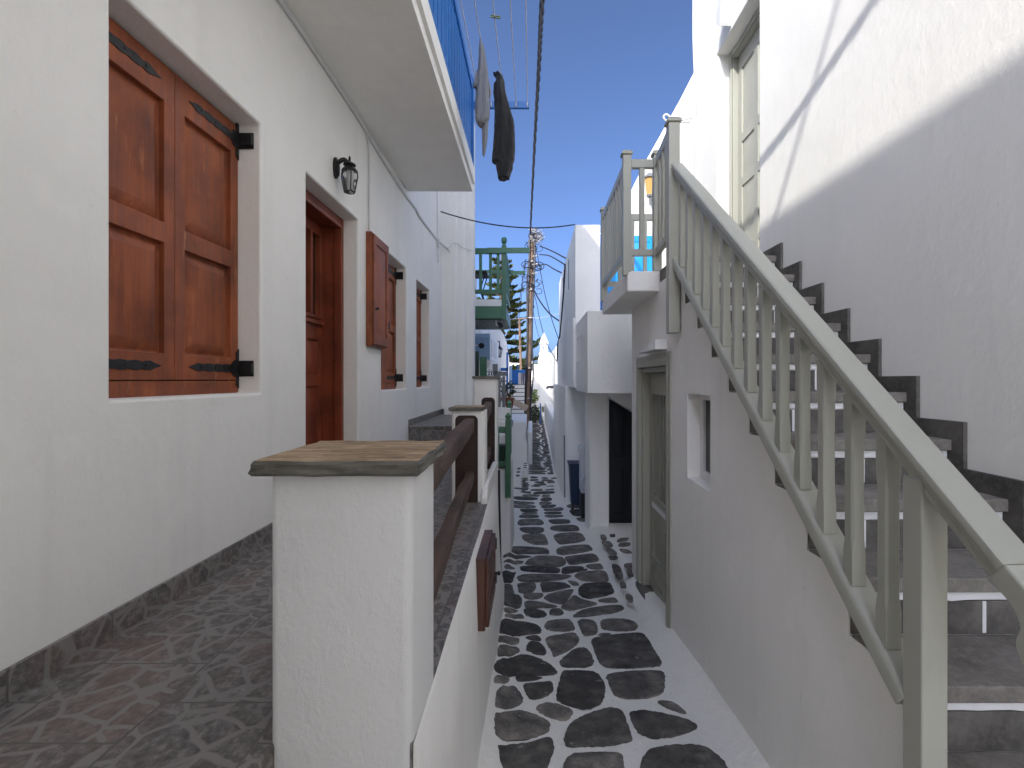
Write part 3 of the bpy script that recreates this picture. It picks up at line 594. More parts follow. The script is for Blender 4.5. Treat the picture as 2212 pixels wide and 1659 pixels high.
# wall lantern
c = Vector((-1.285, 3.46, 3.20)); L = thing('wall_lantern', 'black carriage lantern with clear panes above the brown front door', 'wall lamp', (XW, 3.44, 3.2))
b = MB(); P = []
for i in range(16): P.append((3.43 + .034 * math.sin(i / 16 * 2 * math.pi), 3.275 + .075 * math.cos(i / 16 * 2 * math.pi)))
b.prism(P, map_px(XW + .001), 0, .018); b.prism([(3.43 + (u - 3.43) * .75, 3.275 + (v - 3.275) * .8) for u, v in P], map_px(XW + .019), 0, .012); b.build('back_plate', M['iron'], L, bevel=.004)
b = MB(); b.tube(smooth_path([(XW + .02, 3.43, 3.31), (XW + .06, 3.435, 3.335), (-1.30, 3.45, 3.325), (-1.286, 3.46, 3.30)]), .016, 8); b.build('arm', M['iron'], L, smooth=True)
def ringp(r, z, rot=0): return [(c.x + r * math.cos(R(60 * k_ + rot)), c.y + r * math.sin(R(60 * k_ + rot)), c.z + z) for k_ in range(6)]
b = MB(); lv = [(.053, .064), (.058, .026), (.037, -.082)]
for k_ in range(6):
    b.tube([ringp(r, z)[k_] for r, z in lv], .0042, 5)
    for r, z in lv[::2]: b.tube([ringp(r, z)[k_], ringp(r, z)[(k_ + 1) % 6]], .0045, 5)
b.tube([ringp(.037, -.082)[0], ringp(.037, -.082)[3]], .003, 5); b.build('cage', M['iron'], L)
b = MB(); b.lathe([(.055, .066), (.043, .084), (.026, .096), (.024, .102), (.044, .107), (.042, .114), (.022, .126), (.009, .131), (.007, .143), (.009, .152), (.003, .173)], c, 12); b.build('cap', M['iron'], L, smooth=True)
b = MB(); b.rings([ringp(r * .96, z) for r, z in lv], False); b.build('pane', M['glass'], L)
b = MB(); b.lathe([(.012, -.06), (.016, -.02), (.02, .03), (.014, .06), (.0, .066)], c, 10); b.build('bulb', M['bulb'], L, smooth=True)
# cables stapled along the house wall under the balcony
def D(x, y, X0=XW + .012): Y = X0 * F / (x - CX); return W(x, y, Y)
def cable(name, label, pts, r, mat, n=7, smooth_n=5, group=None, cat='cable'):
    b = MB(); b.tube(smooth_path(pts, smooth_n), r, n); o = b.build(name, M[mat], None, smooth=True, angle=80); return tag(o, label, cat, group)
cable('wall_cable', 'thick grey cable sagging along house wall below the balcony', [D(560, -60), D(605, 2), D(640, 52), D(700, 141), D(760, 232), D(792, 285), D(826, 343), D(847, 377), D(878, 424), D(898, 451), D(907, 469), D(932, 502), D(945, 519)] + [Vector((-1.30, 7.48, W(961, 534, 7.4).z)), Vector((-1.26, 7.47, W(970, 541, 7.4).z))], .015, 'wcable')
cable('wall_cable', 'thin painted cable in the corner between balcony soffit and wall', [Vector((XW + .012, y, 3.855)) for y in (-1, .5, 2, 3, 3.9, 4.0)] + [Vector((XW + .012, 4.12, 3.75)), Vector((XW + .010, 4.13, 3.3)), Vector((XW + .010, 4.135, 3.05))], .009, 'wcable')
cable('wall_cable', 'pale second cable running beside the thick one under the balcony', [D(585, -60), D(625, 2), D(665, 62), D(720, 146), D(776, 236), D(800, 275), D(825, 320), D(855, 368), D(876, 405)], .014, 'wcable')
cable('wall_cable', 'looped grey cable end crossing the rounded corner block', [Vector((-1.27, 7.47, 3.755)), Vector((-1.245, 7.46, 3.82)), Vector((-1.20, 7.47, 3.87)), Vector((-1.12, 7.49, 3.86)), Vector((-1.06, 7.60, 3.83)), Vector((-.975, 7.66, 3.82)), Vector((-.91, 7.76, 3.84))], .009, 'wcable')
cable('wall_cable', 'vertical whitewashed cable down the inner corner of the house', [Vector((XW + .012, 7.1, z)) for z in (5.0, 4.6, 4.3, 4.0, 3.85)], .008, 'wcable')
b = MB(); b.box(XW + .002, XW + .035, 7.07, 7.13, 3.72, 3.83); b.tube(smooth_path([(XW + .02, 7.09, 3.72), (XW + .03, 7.08, 3.6), (XW + .02, 7.1, 3.48)]), .006, 6); b.tube(smooth_path([(XW + .025, 7.11, 3.72), (XW + .02, 7.12, 3.62), (XW + .03, 7.1, 3.5)]), .006, 6)
o = b.build('junction_box', M['wcable'], None); tag(o, 'small grey cable junction with dangling ends in the wall corner', 'junction box')
# clothesline
cl = thing('clothesline', 'blue clothesline arm with five cords beside the balcony', 'clothesline', (-.65, 5.40, 4.82))
b = MB(); b.box(-.645, -.035, 5.405, 5.44, 4.785, 4.86); b.build('arm', M['blue'], cl, bevel=.004)
LX = [-.575, -.455, -.312, -.180, -.055]
for i, x in enumerate(LX):
    b = MB(); b.tube(sag((x, 5.40, 4.85), (x + .01, -.6, 4.85), .12 if i in (1, 2) else .03, 24), .0045, 5); b.tube([(x, 5.40, 4.85), (x, 5.40, 4.805), (x + .01, 5.402, 4.795)], .007, 5); b.build('cord', M['rope'], cl)
def ly(i, Y): t = (5.4 - Y) / 6.0; return 4.85 - (.12 if i in (1, 2) else .03) * 4 * t * (1 - t)
for i, (li, Y, an, lab) in enumerate(((1, 3.70, 35, 'green clothes peg on the second cord above the grey shirt'), (2, 3.66, 50, 'highest green clothes peg of the two on the middle cord'), (2, 4.02, 8, 'lower green clothes peg just above the black trousers'))):
    b = MB(); c = Vector((LX[li], Y, ly(li, Y))); a = R(-an); u = Vector((math.cos(a), 0, math.sin(a))); v = Vector((-math.sin(a), 0, math.cos(a)))
    for s_ in (-1, 1):
        mm = lambda p, q, d, s_=s_: tuple(c + u * p + v * (q * s_ + s_ * (.004 + .05 * max(0, p) * .3)) + Vector((0, d, 0)))
        b.mbox(mm, -.03, .05, 0, .006, -.005, .005)
    b.tube([c + u * .005 - v * .008, c + u * .005 + v * .008], .004, 6)
    o = b.build('clothes_peg', M['peg'], None); tag(o, lab, 'clothes peg', 'green pegs left on the cords')
def cloth(name, rows_, Y, depth, seed, mat, label, cat, extra=()):
    b = MB()
    for rws, dep, dy in [(rows_, depth, 0)] + list(extra):
        rings = []; n = 28; R2 = []
        for i in range(len(rws) - 1):
            for t in range(4): R2.append(tuple(rws[i][q] + (rws[i + 1][q] - rws[i][q]) * t / 4 for q in range(3)))
        R2.append(rws[-1])
        for (y, xl, xr) in R2:
            x0 = (918 + .2603 * xl); x1 = (918 + .2603 * xr); yy = .2603 * y
            c = W((x0 + x1) / 2, yy, Y + dy); hw = (x1 - x0) / 2 / F * (Y + dy); ring = []
            for k_ in range(n):
                an = k_ / n * 2 * math.pi; rp = 1 + .20 * math.sin(an * 5 + y * .006 + seed) * abs(math.sin(an)) + .10 * noise.noise(Vector((an * 2, y * .012, seed)))
                ring.append((c.x + math.cos(an) * hw * (1 + .05 * noise.noise(Vector((an, y * .03, seed)))), c.y + math.sin(an) * min(dep, hw * 1.3) * rp, c.z + .006 * math.sin(an * 3 + seed)))
            rings.append(ring)
        b.rings(rings)
    o = b.build(name, M[mat], None, smooth=True, angle=70); return tag(o, label, cat)
cloth('shirt', [(332, 452, 466), (380, 447, 486), (430, 446, 498), (500, 444, 508), (560, 440, 518), (620, 430, 524), (680, 421, 526), (730, 421, 528), (800, 418, 532), (880, 415, 537), (960, 415, 538), (995, 418, 530), (1030, 432, 500), (1055, 452, 468)], 4.23, .055, 1, 'greycloth', 'grey long sleeved shirt hanging by one end from the cord', 'shirt',
      [([(600, 424, 452), (650, 412, 450), (700, 397, 446), (728, 402, 430)], .03, -.03), ([(640, 505, 526), (690, 512, 534), (740, 518, 546), (775, 522, 552), (800, 524, 542)], .03, .03), ([(960, 480, 530), (1040, 471, 526), (1130, 472, 522), (1200, 474, 514), (1270, 476, 502), (1292, 480, 496)], .03, .02)])
cloth('trousers', [(612, 566, 622), (640, 588, 648), (680, 590, 660), (710, 570, 664), (760, 567, 668), (830, 572, 688), (900, 578, 706), (1000, 575, 738), (1080, 573, 745), (1160, 570, 748), (1250, 562, 748), (1320, 556, 744), (1345, 556, 738), (1358, 585, 730), (1400, 590, 728), (1440, 600, 712), (1482, 606, 700)], 4.50, .07, 4, 'blackcloth', 'black trousers hanging from the middle cord of the clothesline', 'trousers')
# ================================================================== RIGHT HOUSE AND STAIR
XF, XR = 1.05, 1.82
RISE, TREAD = .1955, .2523
STEPS = [(3.655 - TREAD * k_, 2.5145 - RISE * k_) for k_ in range(14)]        # (Y of the riser, z at its foot)
hr = thing('house', 'white house on the right with a tall plain wall above the outside stairs', 'house', (XR, 1.5, 0))
mR = map_nx(XR); UD = (3.95, 4.86, 2.712, 5.0)
b = MB(); b.slab(mR, [-6, -3, 0, 5.57, UD[0], UD[1]], [-.8, 2.5, 8.4, UD[2], UD[3]], lambda u, v: -.20 if UD[0] < u < UD[1] and UD[2] < v < UD[3] else 0, -4)
b.build('wall', M['plaster_wall'], hr, bevel=.012, seg=3)
m = map_nx(XR + .20); b = MB(); u0, u1, v0, v1 = UD
for (p, q) in ((u0, u0 + .075), (u1 - .075, u1)):
    b.mbox(m, p, q, v0, v1, 0, .07); b.mbox(m, p + .012, q - .02 if p == u0 else q - .012, v0, v1, .0705, .085)
b.mbox(m, u0 + .076, u1 - .076, v1 - .075, v1 - .001, 0, .07); b.mbox(m, u0 + .076, u1 - .076, v1 - .062, v1 - .02, .0705, .085)
fr = b.build('upper_door', M['olive'], hr, bevel=.005)
b = MB(); p, q = u0 + .079, u1 - .079; cw = (q - p - .24) / 2; ops = []
for s_ in (p + .08, q - .08 - cw):
    for (c, e) in ((2.86, 3.05), (3.10, 3.65), (3.73, 4.07), (4.15, 4.78)): ops.append((s_, s_ + cw, c, e, 'pyramid'))
leaf(b, m, p, q, v0 + .01, v1 - .08, .02, ops, .013, .002); b.build('door_leaf', M['olive'], fr, bevel=.003)
b = MB()                                             # carved scroll bracket above that door
P1 = smooth_path([(4.50, 5.03, 0), (4.58, 5.11, 0), (4.60, 5.21, 0), (4.50, 5.34, 0), (4.32, 5.46, 0), (4.10, 5.52, 0)], 6); P2 = smooth_path([(4.50, 5.03, 0), (4.47, 5.08, 0), (4.46, 5.18, 0), (4.35, 5.36, 0), (4.10, 5.45, 0)], 6)
b.prism([(p[0], p[1]) for p in P1] + [(p[0], p[1]) for p in P2[::-1][:-1]], map_nx(XR + .01), 0, .12); b.build('scroll_bracket', M['white_paint'], hr, bevel=.006)
# flank wall under the stair with the low door and the window niche
LD = (3.79, 4.83, -.20, 1.93); NW = (2.905, 3.335, 1.137, 1.705)
def dF(u, v):
    top = 2.60 if u > STEPS[0][0] else None
    if top is None:
        for (Y, z) in STEPS:
            if u < Y: top = z
        if u < STEPS[-1][0]: return None
    if v > top: return None
    if LD[0] < u < LD[1] and LD[2] < v < LD[3]: return -.14
    if NW[0] < u < NW[1] and NW[2] < v < NW[3]: return -.115
    return 0
us = [0, 5.19] + [s[0] for s in STEPS] + list(LD[:2]) + list(NW[:2]); vs = [-1.1, 2.60] + [s[1] for s in STEPS] + list(LD[2:]) + list(NW[2:])
b = MB(); b.slab(map_nx(XF), us, vs, dF, -.765); b.build('stair_wall', M['plaster'], hr, bevel=.007, seg=2)
b = MB(); P = [(.785, 4.07), (1.815, 4.07), (1.815, 5.53), (.785, 5.53)]
b.prism(P, mz, 2.53, 2.70); b.build('landing', M['plaster'], hr, bevel=.014, seg=3)
b = MB(); b.box(XF + .002, 1.815, 3.66, 4.068, 2.602, 2.702); b.build('landing', M['slate_tread'], hr, bevel=.004)
m = map_nx(XF + .14); b = MB(); u0, u1, v0, v1 = LD
b.mbox(map_nx(XF), u0 - .075, u0 + .02, v0 + .07, v1 + .085, -.02, .012); b.mbox(map_nx(XF), u1 - .01, u1 + .085, v0 + .02, v1 + .085, -.02, .012); b.mbox(map_nx(XF), u0 + .021, u1 - .011, v1 - .02, v1 + .084, -.02, .012)
b.mbox(map_nx(XF), u0 - .04, u0 + .018, v0 + .07, v1 + .05, .0125, .02); b.mbox(map_nx(XF), u1 - .008, u1 + .05, v0 + .02, v1 + .05, .0125, .02); b.mbox(map_nx(XF), u0 + .02, u1 - .01, v1 - .018, v1 + .05, .0125, .02)
b.mbox(m, u1 - .045, u1 - .001, v0, v1 - .02, 0, .118); b.mbox(m, u0 + .001, u0 + .045, v0, v1 - .02, 0, .118); b.mbox(m, u0 + .046, u1 - .046, v1 - .065, v1 - .021, 0, .118)
fd = b.build('lower_door', M['olive_dark'], hr, bevel=.004)
b = MB(); p, q = u0 + .048, u1 - .048; w_ = q - p; ops = []
for i in range(6): ops.append((p + .09 + i * (w_ - .18) / 6 + .014, p + .09 + (i + 1) * (w_ - .18) / 6 - .014, .72, 1.66, 'hole'))
for (a, c) in ((p + .1, p + w_ / 2 - .05), (p + w_ / 2 + .05, q - .1)):
    ops += [(a, c, .06, .42, 'pyramid'), (a, c, -.10 + .06, .0, 'panel')]
ops = [o_ for o_ in ops if o_[4] != 'panel'] + [(p + .1, p + w_ / 2 - .05, -.02, .0, 'panel')][:0]
lo = []
for (a, c) in ((p + .1, p + w_ / 2 - .05), (p + w_ / 2 + .05, q - .1)): lo.append((a, c, -.09, -.0, 'x'))
leaf(b, m, p, q, v0 + .005, v1 - .068, .045, [o_ for o_ in ops if o_[4] == 'hole'] + [(a, c, .13, .47, 'pyramid') for (a, c, *_ ) in lo] + [(a, c, -.12, .05, 'panel') for (a, c, *_ ) in lo], .022, .004)
b.mbox(m, p + .07, q - .07, .655, .685, .045, .06); b.build('door_leaf', M['olive_dark'], fd, bevel=.003)
b = MB(); b.mbox(m, p + .055, p + .075, .30, .36, .0455, .05); b.tube([m(p + .065, .33, .05), m(p + .065, .33, .075)], .012, 8); b.build('keyhole_plate', M['iron'], fd)
b = MB(); b.mbox(m, p + .12, q - .12, .60, .65, .046, .058); b.build('mail_slot', M['white_paint'], fd, bevel=.004)
b = MB(); b.mbox(m, p + .08, q - .08, .71, 1.67, .004, .010); b.build('pane', M['navy'], fd)
b = MB(); b.mbox(map_nx(XF), u0 - .03, u1 + .05, v0 - .05, v0 + .002, -.139, .028); b.build('threshold', M['cap_edge'], hr, bevel=.006)
m = map_nx(XF + .115); b = MB(); u0, u1, v0, v1 = NW
b.mbox(m, u0 + .001, u0 + .03, v0 + .001, v1 - .001, 0, .03); b.mbox(m, u1 - .055, u1 - .001, v0 + .001, v1 - .001, 0, .03); b.mbox(m, u0 + .031, u1 - .056, v0 + .001, v0 + .055, 0, .03); b.mbox(m, u0 + .031, u1 - .056, v1 - .04, v1 - .001, 0, .03)
wn = b.build('window', M['white_paint'], hr, bevel=.006); b = MB(); b.mbox(m, u0 + .03, u1 - .055, v0 + .05, v1 - .04, .002, .008); b.build('pane', M['darkglass'], wn)
b = MB(); b.mbox(m, u0 + .19, u0 + .21, v0 + .055, v1 - .04, .0085, .02); b.build('mullion', M['grey'], wn)
b = MB(); mm = map_nx(XF); b.prism([(3.83, 2.035), (4.42, 2.035), (4.42, 2.05), (3.83, 2.115)], mm, .001, .095); o = b.build('door_hood', M['white_paint'], hr, bevel=.004)
# the stone steps
sc_ = thing('staircase', 'outdoor stone staircase of dark slate steps with white painted joints', 'stairs', (1.42, .4, 0))
rn = random.Random(11)
for i, (Y, z) in enumerate(STEPS[:13]):
    zt = z + RISE; back = STEPS[i - 1][0] - .006 if i else Y + .02
    b = MB(); b.box(XF + .006, XR - .021, Y - .032, back, zt - .042, zt + .006)
    sp = b.build('step', M['slate_tread'], sc_, bevel=.005)
    b = MB(); b.box(XF + .007, XR - .022, Y - .010, Y + .012, z + .007, zt - .078)
    b.cur = 1; jn = 16; lo_ = [(XF + .012 + (XR - XF - .038) * q / jn, zt - .0775 + rn.uniform(0, .008)) for q in range(jn + 1)]
    b.prism(lo_ + [(XR - .026, zt - .0425), (XF + .012, zt - .0425)], map_ny(Y + .012), 0, .024 + rn.uniform(0, .003))
    for f in ([.22 + rn.uniform(-.08, .08), .60 + rn.uniform(-.1, .1)] if i % 3 else [.42 + rn.uniform(-.1, .1)]):
        x = XF + .76 * f; b.box(x - .006, x + .007, Y - .0115, Y, z + .012, zt - .0785)
    b.build('riser', [M['slate'], M['grout']], sp, bevel=.002)
def tread(u):
    t = 2.71 if u > STEPS[0][0] else STEPS[-1][1]
    if u <= STEPS[0][0]:
        for (Y, z) in STEPS:
            if u < Y: t = z
    return t
us = [.3, 3.94] + [s[0] for s in STEPS if s[0] > .3] + [s[0] - .085 for s in STEPS if s[0] > .4]; vs = []
for (Y, z) in STEPS: vs += [z, z + .085, z + RISE, z + RISE + .085]
vs += [-.2]
b = MB(); b.slab(map_nx(XR - .001), us, vs, lambda u, v: .018 if tread(u) < v < tread(u + .085) + .085 else None, .0); b.build('skirting', M['slate'], sc_, bevel=.002)
# stair railing
rl = thing('stair_railing', 'greige painted wooden stair railing with square balusters and newel post', 'railing', (1.02, 1.25, .45))
def sweep(mb, path, sec):                            # section (x offset, normal offset) along a Y-Z path at X=1.02
    rings = []
    for i, (Y, z) in enumerate(path):
        a = path[max(0, i - 1)]; c = path[min(len(path) - 1, i + 1)]; t = Vector((c[0] - a[0], c[1] - a[1])).normalized(); nrm = Vector((-t.y, t.x))
        if nrm.y < 0 and i < 3: nrm = -nrm
        rings.append([(1.02 + sx, Y + nrm.x * sn, z + nrm.y * sn) for sx, sn in sec])
    mb.rings(rings)
zt = lambda Y: 3.415 + (Y - 3.58) * .78
sec = [(-.043, -0.0102), (-.041, -0.0044), (-.034, -0.0007), (-.026, 0.0000), (.026, 0.0000), (.034, -0.0007), (.041, -0.0044), (.043, -0.0102), (.043, -0.0219), (.040, -0.0270), (.034, -0.0292), (.031, -0.0321), (.033, -0.0365), (.033, -0.0409), (.028, -0.0445), (.024, -0.0496), (.023, -0.0569), (.026, -0.0621), (.026, -0.0686), (-.026, -0.0686), (-.026, -0.0621), (-.023, -0.0569), (-.024, -0.0496), (-.028, -0.0445), (-.033, -0.0409), (-.033, -0.0365), (-.031, -0.0321), (-.034, -0.0292), (-.040, -0.0270), (-.043, -0.0219)]
YT = 1.02
path = [(YT + i * (3.47 - YT) / 10, zt(YT + i * (3.47 - YT) / 10)) for i in range(11)][::-1]
def sweep2(mb, path, sec):
    rings = []
    for i, (Y, z) in enumerate(path):
        a = path[max(0, i - 1)]; c = path[min(len(path) - 1, i + 1)]; t = Vector((c[0] - a[0], c[1] - a[1])).normalized(); nrm = Vector((t.y, -t.x))
        rings.append([(1.02 + sx, Y + nrm.x * sn, z + nrm.y * sn) for sx, sn in sec])
    mb.rings(rings)
b = MB(); sweep2(b, path, sec); hd = b.build('handrail', M['olive'], rl, smooth=True, angle=28)
VO = smooth_path([(1.066, 1.368, 0), (1.030, 1.352, 0), (1.004, 1.330, 0), (.992, 1.303, 0), (.997, 1.285, 0), (1.0005, 1.262, 0), (.990, 1.236, 0), (.968, 1.216, 0), (.935, 1.208, 0), (.90, 1.22, 0), (.878, 1.25, 0), (.872, 1.29, 0), (.89, 1.325, 0), (.925, zt(.925) - .012, 0), (.96, zt(.96) - .001, 0), (1.022, zt(1.022) - .001, 0)], 4)
b = MB(); b.prism([(p.x, p.y) for p in VO], map_nx(1.0615), 0, .083); b.build('volute', M['olive'], rl, bevel=.008, seg=3)
zs = lambda Y: 2.299 + (Y - 3.089) * .787            # lower edge of the bottom rail
b = MB(); sweep2(b, [(3.46, zs(3.46) + .072), (1.30, zs(1.30) + .072)], [(-.035, -.016), (-.031, -.006), (-.022, 0), (.045, 0), (.055, -.012), (.055, -.058), (-.035, -.058)])
b.build('bottom_rail', M['olive'], rl, bevel=.004)
def newel(name, x, y, s, z0, z1, cap, par):
    b = MB(); b.box(x - s, x + s, y - s, y + s, z0, z1)
    if cap:
        k_ = s + .012; b.box(x - k_, x + k_, y - k_, y + k_, z1 + .0005, z1 + .022); mm = lambda u, v, d: (u, v, d)
        b.frustum(mm, (x - k_, x + k_, y - k_, y + k_), z1 + .0225, (x - s * .75, x + s * .75, y - s * .75, y + s * .75), z1 + .042)
    return b.build(name, M['olive'], par, bevel=.006)
newel('newel_post', 1.0, 3.50, .040, 2.13, 3.615, True, rl)
newel('newel_post', 1.022, 1.282, .034, .45, zt(1.28) - .075, False, rl)
def baluster(mb, x, y, z0, z1, s=.0215):
    k_ = .10; q = s * .70; L = z1 - z0; mb_ = []
    def ringz(z, h, oct_): 
        c = .72 if oct_ else .999
        return [(x + a * h, y + e * h, z) for a, e in ((-c, -1), (c, -1), (1, -c), (1, c), (c, 1), (-c, 1), (-1, c), (-1, -c))]
    mb.rings([ringz(z0, s, 0), ringz(z0 + k_, s, 0), ringz(z0 + k_ + .045, s * .97, 1), ringz(z1 - k_ - .045, s * .97, 1), ringz(z1 - k_, s, 0), ringz(z1, s, 0)])
dl = [318, 334, 350, 367, 387, 410, 436, 461, 495, 533, 576, 635, 694, 771]
Ys = [3.345 - i * (3.345 - 1.41) / 13 for i in range(14)]
for Y in Ys:
    b = MB(); baluster(b, 1.02, Y, zs(Y) + .06, zt(Y) - .085); b.build('baluster', M['olive'], rl)
ld = thing('landing_railing', 'greige painted wooden railing round the landing at the stair top', 'railing', (.79, 4.07, 2.7))
for (x, y) in ((.785, 4.105), (1.04, 4.105), (.795, 5.45)): newel('post', x, y, .034, 2.665 if x < .9 else 2.70, 3.665, True, ld)
def hbar(x0, y0, x1, y1, z0, z1, w_, nm):
    d = Vector((x1 - x0, y1 - y0, 0)); L = d.length; u = d / L; n_ = Vector((-u.y, u.x, 0)); mm = lambda a, c, e: tuple(Vector((x0, y0, 0)) + u * a + n_ * e + Vector((0, 0, c)))
    b = MB(); b.mbox(mm, 0, L, z0, z1, -w_, w_); return b.build(nm, M['olive'], ld, bevel=.004)
for (x0, y0, x1, y1, nbal) in ((.82, 4.105, 1.005, 4.105, 1), (.788, 4.14, .794, 5.415, 8), (.83, 5.45, 1.80, 5.45, 6), (1.036, 4.07, 1.005, 3.542, 3)):
    hbar(x0, y0, x1, y1, 3.56, 3.63, .024, 'top_rail'); hbar(x0, y0, x1, y1, 2.83, 2.885, .022, 'lower_rail')
    for i in range(nbal):
        t = (i + 1) / (nbal + 1); x, y = x0 + (x1 - x0) * t, y0 + (y1 - y0) * t
        b = MB(); baluster(b, x, y, 2.886, 3.559, .021); b.build('baluster', M['olive'], ld)
cable('wall_cable', 'white painted cable running down the corner of the tall right house', [Vector((XR - .012, 5.52, z)) for z in (6.8, 6.2, 5.6)] + [Vector((XR - .015, 5.45, 5.1)), Vector((XR - .02, 5.36, 4.78)), Vector((XR - .012, 5.40, 4.5)), Vector((XR - .012, 5.44, 4.0)), Vector((XR - .012, 5.44, 3.4))], .011, 'wcable')
cable('wire_loop', 'small loop of white wire sticking out above the tall newel post', [Vector((1.82, 5.60, 4.78)), Vector((1.66, 5.7, 4.80)), Vector((1.56, 5.7, 4.87)), Vector((1.52, 5.7, 4.84)), Vector((1.58, 5.7, 4.79)), Vector((1.80, 5.62, 4.74))], .012, 'wcable', cat='wire')
# roof fittings on the left house that throw the shadow lines on the tall wall
ma = thing('roof_mast', 'thin steel mast with a stay wire on the left house roof', 'mast', (-1.42, -4.5, H_TOP))
b = MB(); b.tube([(-1.42, -4.5, H_TOP - .02), (-1.42, -4.5, 10.15)], .025, 8); b.build('mast', M['grey'], ma); b = MB(); b.tube([(-1.40, -2.43, H_TOP), (-1.42, -4.49, 10.10)], .020, 6); b.build('stay', M['grey'], ma)
shade_block = thing('house', 'unseen white block added behind the viewer to shade the near pillar', 'house', (-.8, -1.6, 0))  # added block out of view, keeps light off the near pillar's front
b = MB(); b.box(-1.37, .10, -1.9, -.45, -.4, 3.6); b.build('wall', M['plaster'], shade_block, bevel=.03, seg=3)

# ================================================================== HOUSE WITH OVERHANG BEYOND THE LANDING
ho = thing('house', 'white house with a jutting upper floor over a dark doorway beyond the landing', 'house', (.71, 6.4, -.5))
b = MB(); mm = map_nx(.715)
def dA(u, v):
    for i in range(5):
        if 7.13 + i * .185 < u < 7.13 + i * .185 + .105 and 2.10 < v < 2.46: return -.02
    return 0
us = [6.40, 8.05]; vs = [1.62, 2.70, 2.10, 2.46]
for i in range(5): us += [7.13 + i * .185, 7.13 + i * .185 + .105]
b.slab(mm, us, vs, dA, -2.4); b.build('jutting_floor', M['plaster'], ho, bevel=.008, seg=3)
for i in range(5):
    b = MB(); b.mbox(map_nx(.735), 7.132 + i * .185, 7.133 + i * .185 + .100, 2.102, 2.458, .001, .012); b.build('vent_shade_plate', M['grey'], ho)  # dark plate stands in for the shade deep inside each slit
b = MB()
def dU(u, v): return -.022 if (9.42 < u < 9.76 or 11.05 < u < 11.5) and 3.55 < v < 4.14 else 0
b.slab(map_nx(.70), [8.04, 12.9, 9.42, 9.76, 11.05, 11.5], [2.6, 4.33, 3.55, 4.14], dU, -.41); b.build('upper_floor', M['plaster'], ho, bevel=.02, seg=3)
b = MB(); b.box(.665, 2.9, 8.06, 13.2, 1.66, 2.82); b.build('jutting_floor', M['plaster'], ho, bevel=.03, seg=3)
for (a, c) in ((9.42, 9.76), (11.05, 11.5)):
    b = MB(); b.mbox(map_nx(.722), a + .002, c - .002, 3.552, 4.138, .001, .012); b.build('window', M['navy'], ho)
b = MB(); b.prism([(.62, 9.32), (2.9, 9.32), (2.9, 13.1), (.56, 13.1), (.58, 11)], mz, -.9, 1.68); b.build('lower_wall', M['plaster'], ho, bevel=.03, seg=3)
b = MB(); b.prism([(.82, 7.72), (.86, 7.45), (.97, 7.36), (1.148, 7.34), (1.148, 7.6), (.9, 7.80)], mz, -.7, 1.63); b.build('pier', M['plaster'], ho, bevel=.03, seg=3)
b = MB(); b.prism([(1.0, 1.635), (2.6, 1.635), (2.6, 1.0), (1.52, 1.30), (1.02, 1.60)], map_ny(7.6), .0, .45); b.build('soffit', M['plaster'], ho, bevel=.02)
b = MB(); b.box(1.19, 2.6, 7.58, 7.75, -.9, 1.62); b.build('back_wall', M['plaster'], ho)
b = MB(); b.box(1.70, 2.6, 5.2, 7.58, -.9, 1.62); b.build('side_wall', M['plaster'], ho)
b = MB(); m = map_ny(7.575); leaf(b, m, 1.15, 1.695, -.40, 1.50, .03, [(1.25, 1.42, -.25, .45, 'panel'), (1.46, 1.64, -.25, .45, 'panel'), (1.25, 1.42, .6, 1.4, 'panel'), (1.46, 1.64, .6, 1.4, 'panel')]); b.build('door', M['navy'], ho, bevel=.003)
b = MB(); b.box(1.90, 2.05, 7.57, 7.6, -.4, 1); 
cable('wall_cable', 'black cable dropping down the alley face of the jutting house', [W(1221, 570, .69 / 71 * F)] + [Vector((.688, y, z)) for y, z in ((10.4, 4.1), (11.0, 3.6), (12.2, 2.95))] + [Vector((.652, 12.6, 2.7)), Vector((.652, 12.9, 2.3))], .022, 'rubber')
cable('wall_cable', 'thin dark pipe low on the house wall beside the bins', [Vector((.605, 9.30, .75)), Vector((.605, 9.295, .3)), Vector((.61, 9.29, -.42))], .014, 'grey')
# bins in the bay
bn = thing('wheelie_bin', 'dark blue plastic bin standing in the bay under the overhang', 'bin', (.80, 8.75, -.5))
b = MB(); b.rings([[(.80 + x * s, 8.75 + y * s, z) for x, y in ((-.15, -.18), (.15, -.18), (.15, .18), (-.15, .18))] for z, s in ((-.40, .78), (.30, 1.0))]); b.build('body', M['bin_blue'], bn, bevel=.012)
b = MB(); b.box(.63, .97, 8.55, 8.95, .301, .335); b.build('lid', M['bin_blue'], bn, bevel=.01)
for x in (.70, .90):
    b = MB(); b.tube([(x - .02, 8.62, -.42), (x + .02, 8.62, -.42)], .07, 12); b.build('wheel', M['iron'], bn)
bn = thing('storage_bin', 'white plastic container with handle beside the blue bin', 'bin', (.92, 8.25, -.45))
b = MB(); b.box(.80, 1.02, 8.1, 8.45, -.08, .62); b.build('body', M['bin_white'], bn, bevel=.03, seg=3)
b = MB(); b.box(.785, 1.03, 8.08, 8.46, .55, .68); b.build('lid', M['bin_white'], bn, bevel=.02, seg=3)
b = MB(); b.box(.80, 1.02, 8.1, 8.45, -.48, -.085); b.build('stand', M['iron'], bn, bevel=.01)
b = MB(); b.tube(smooth_path([(.86, 8.1, .22), (.80, 8.04, .15), (.79, 8.04, .05), (.84, 8.1, -.02)]), .014, 6); b.build('handle', M['bin_white'], bn)
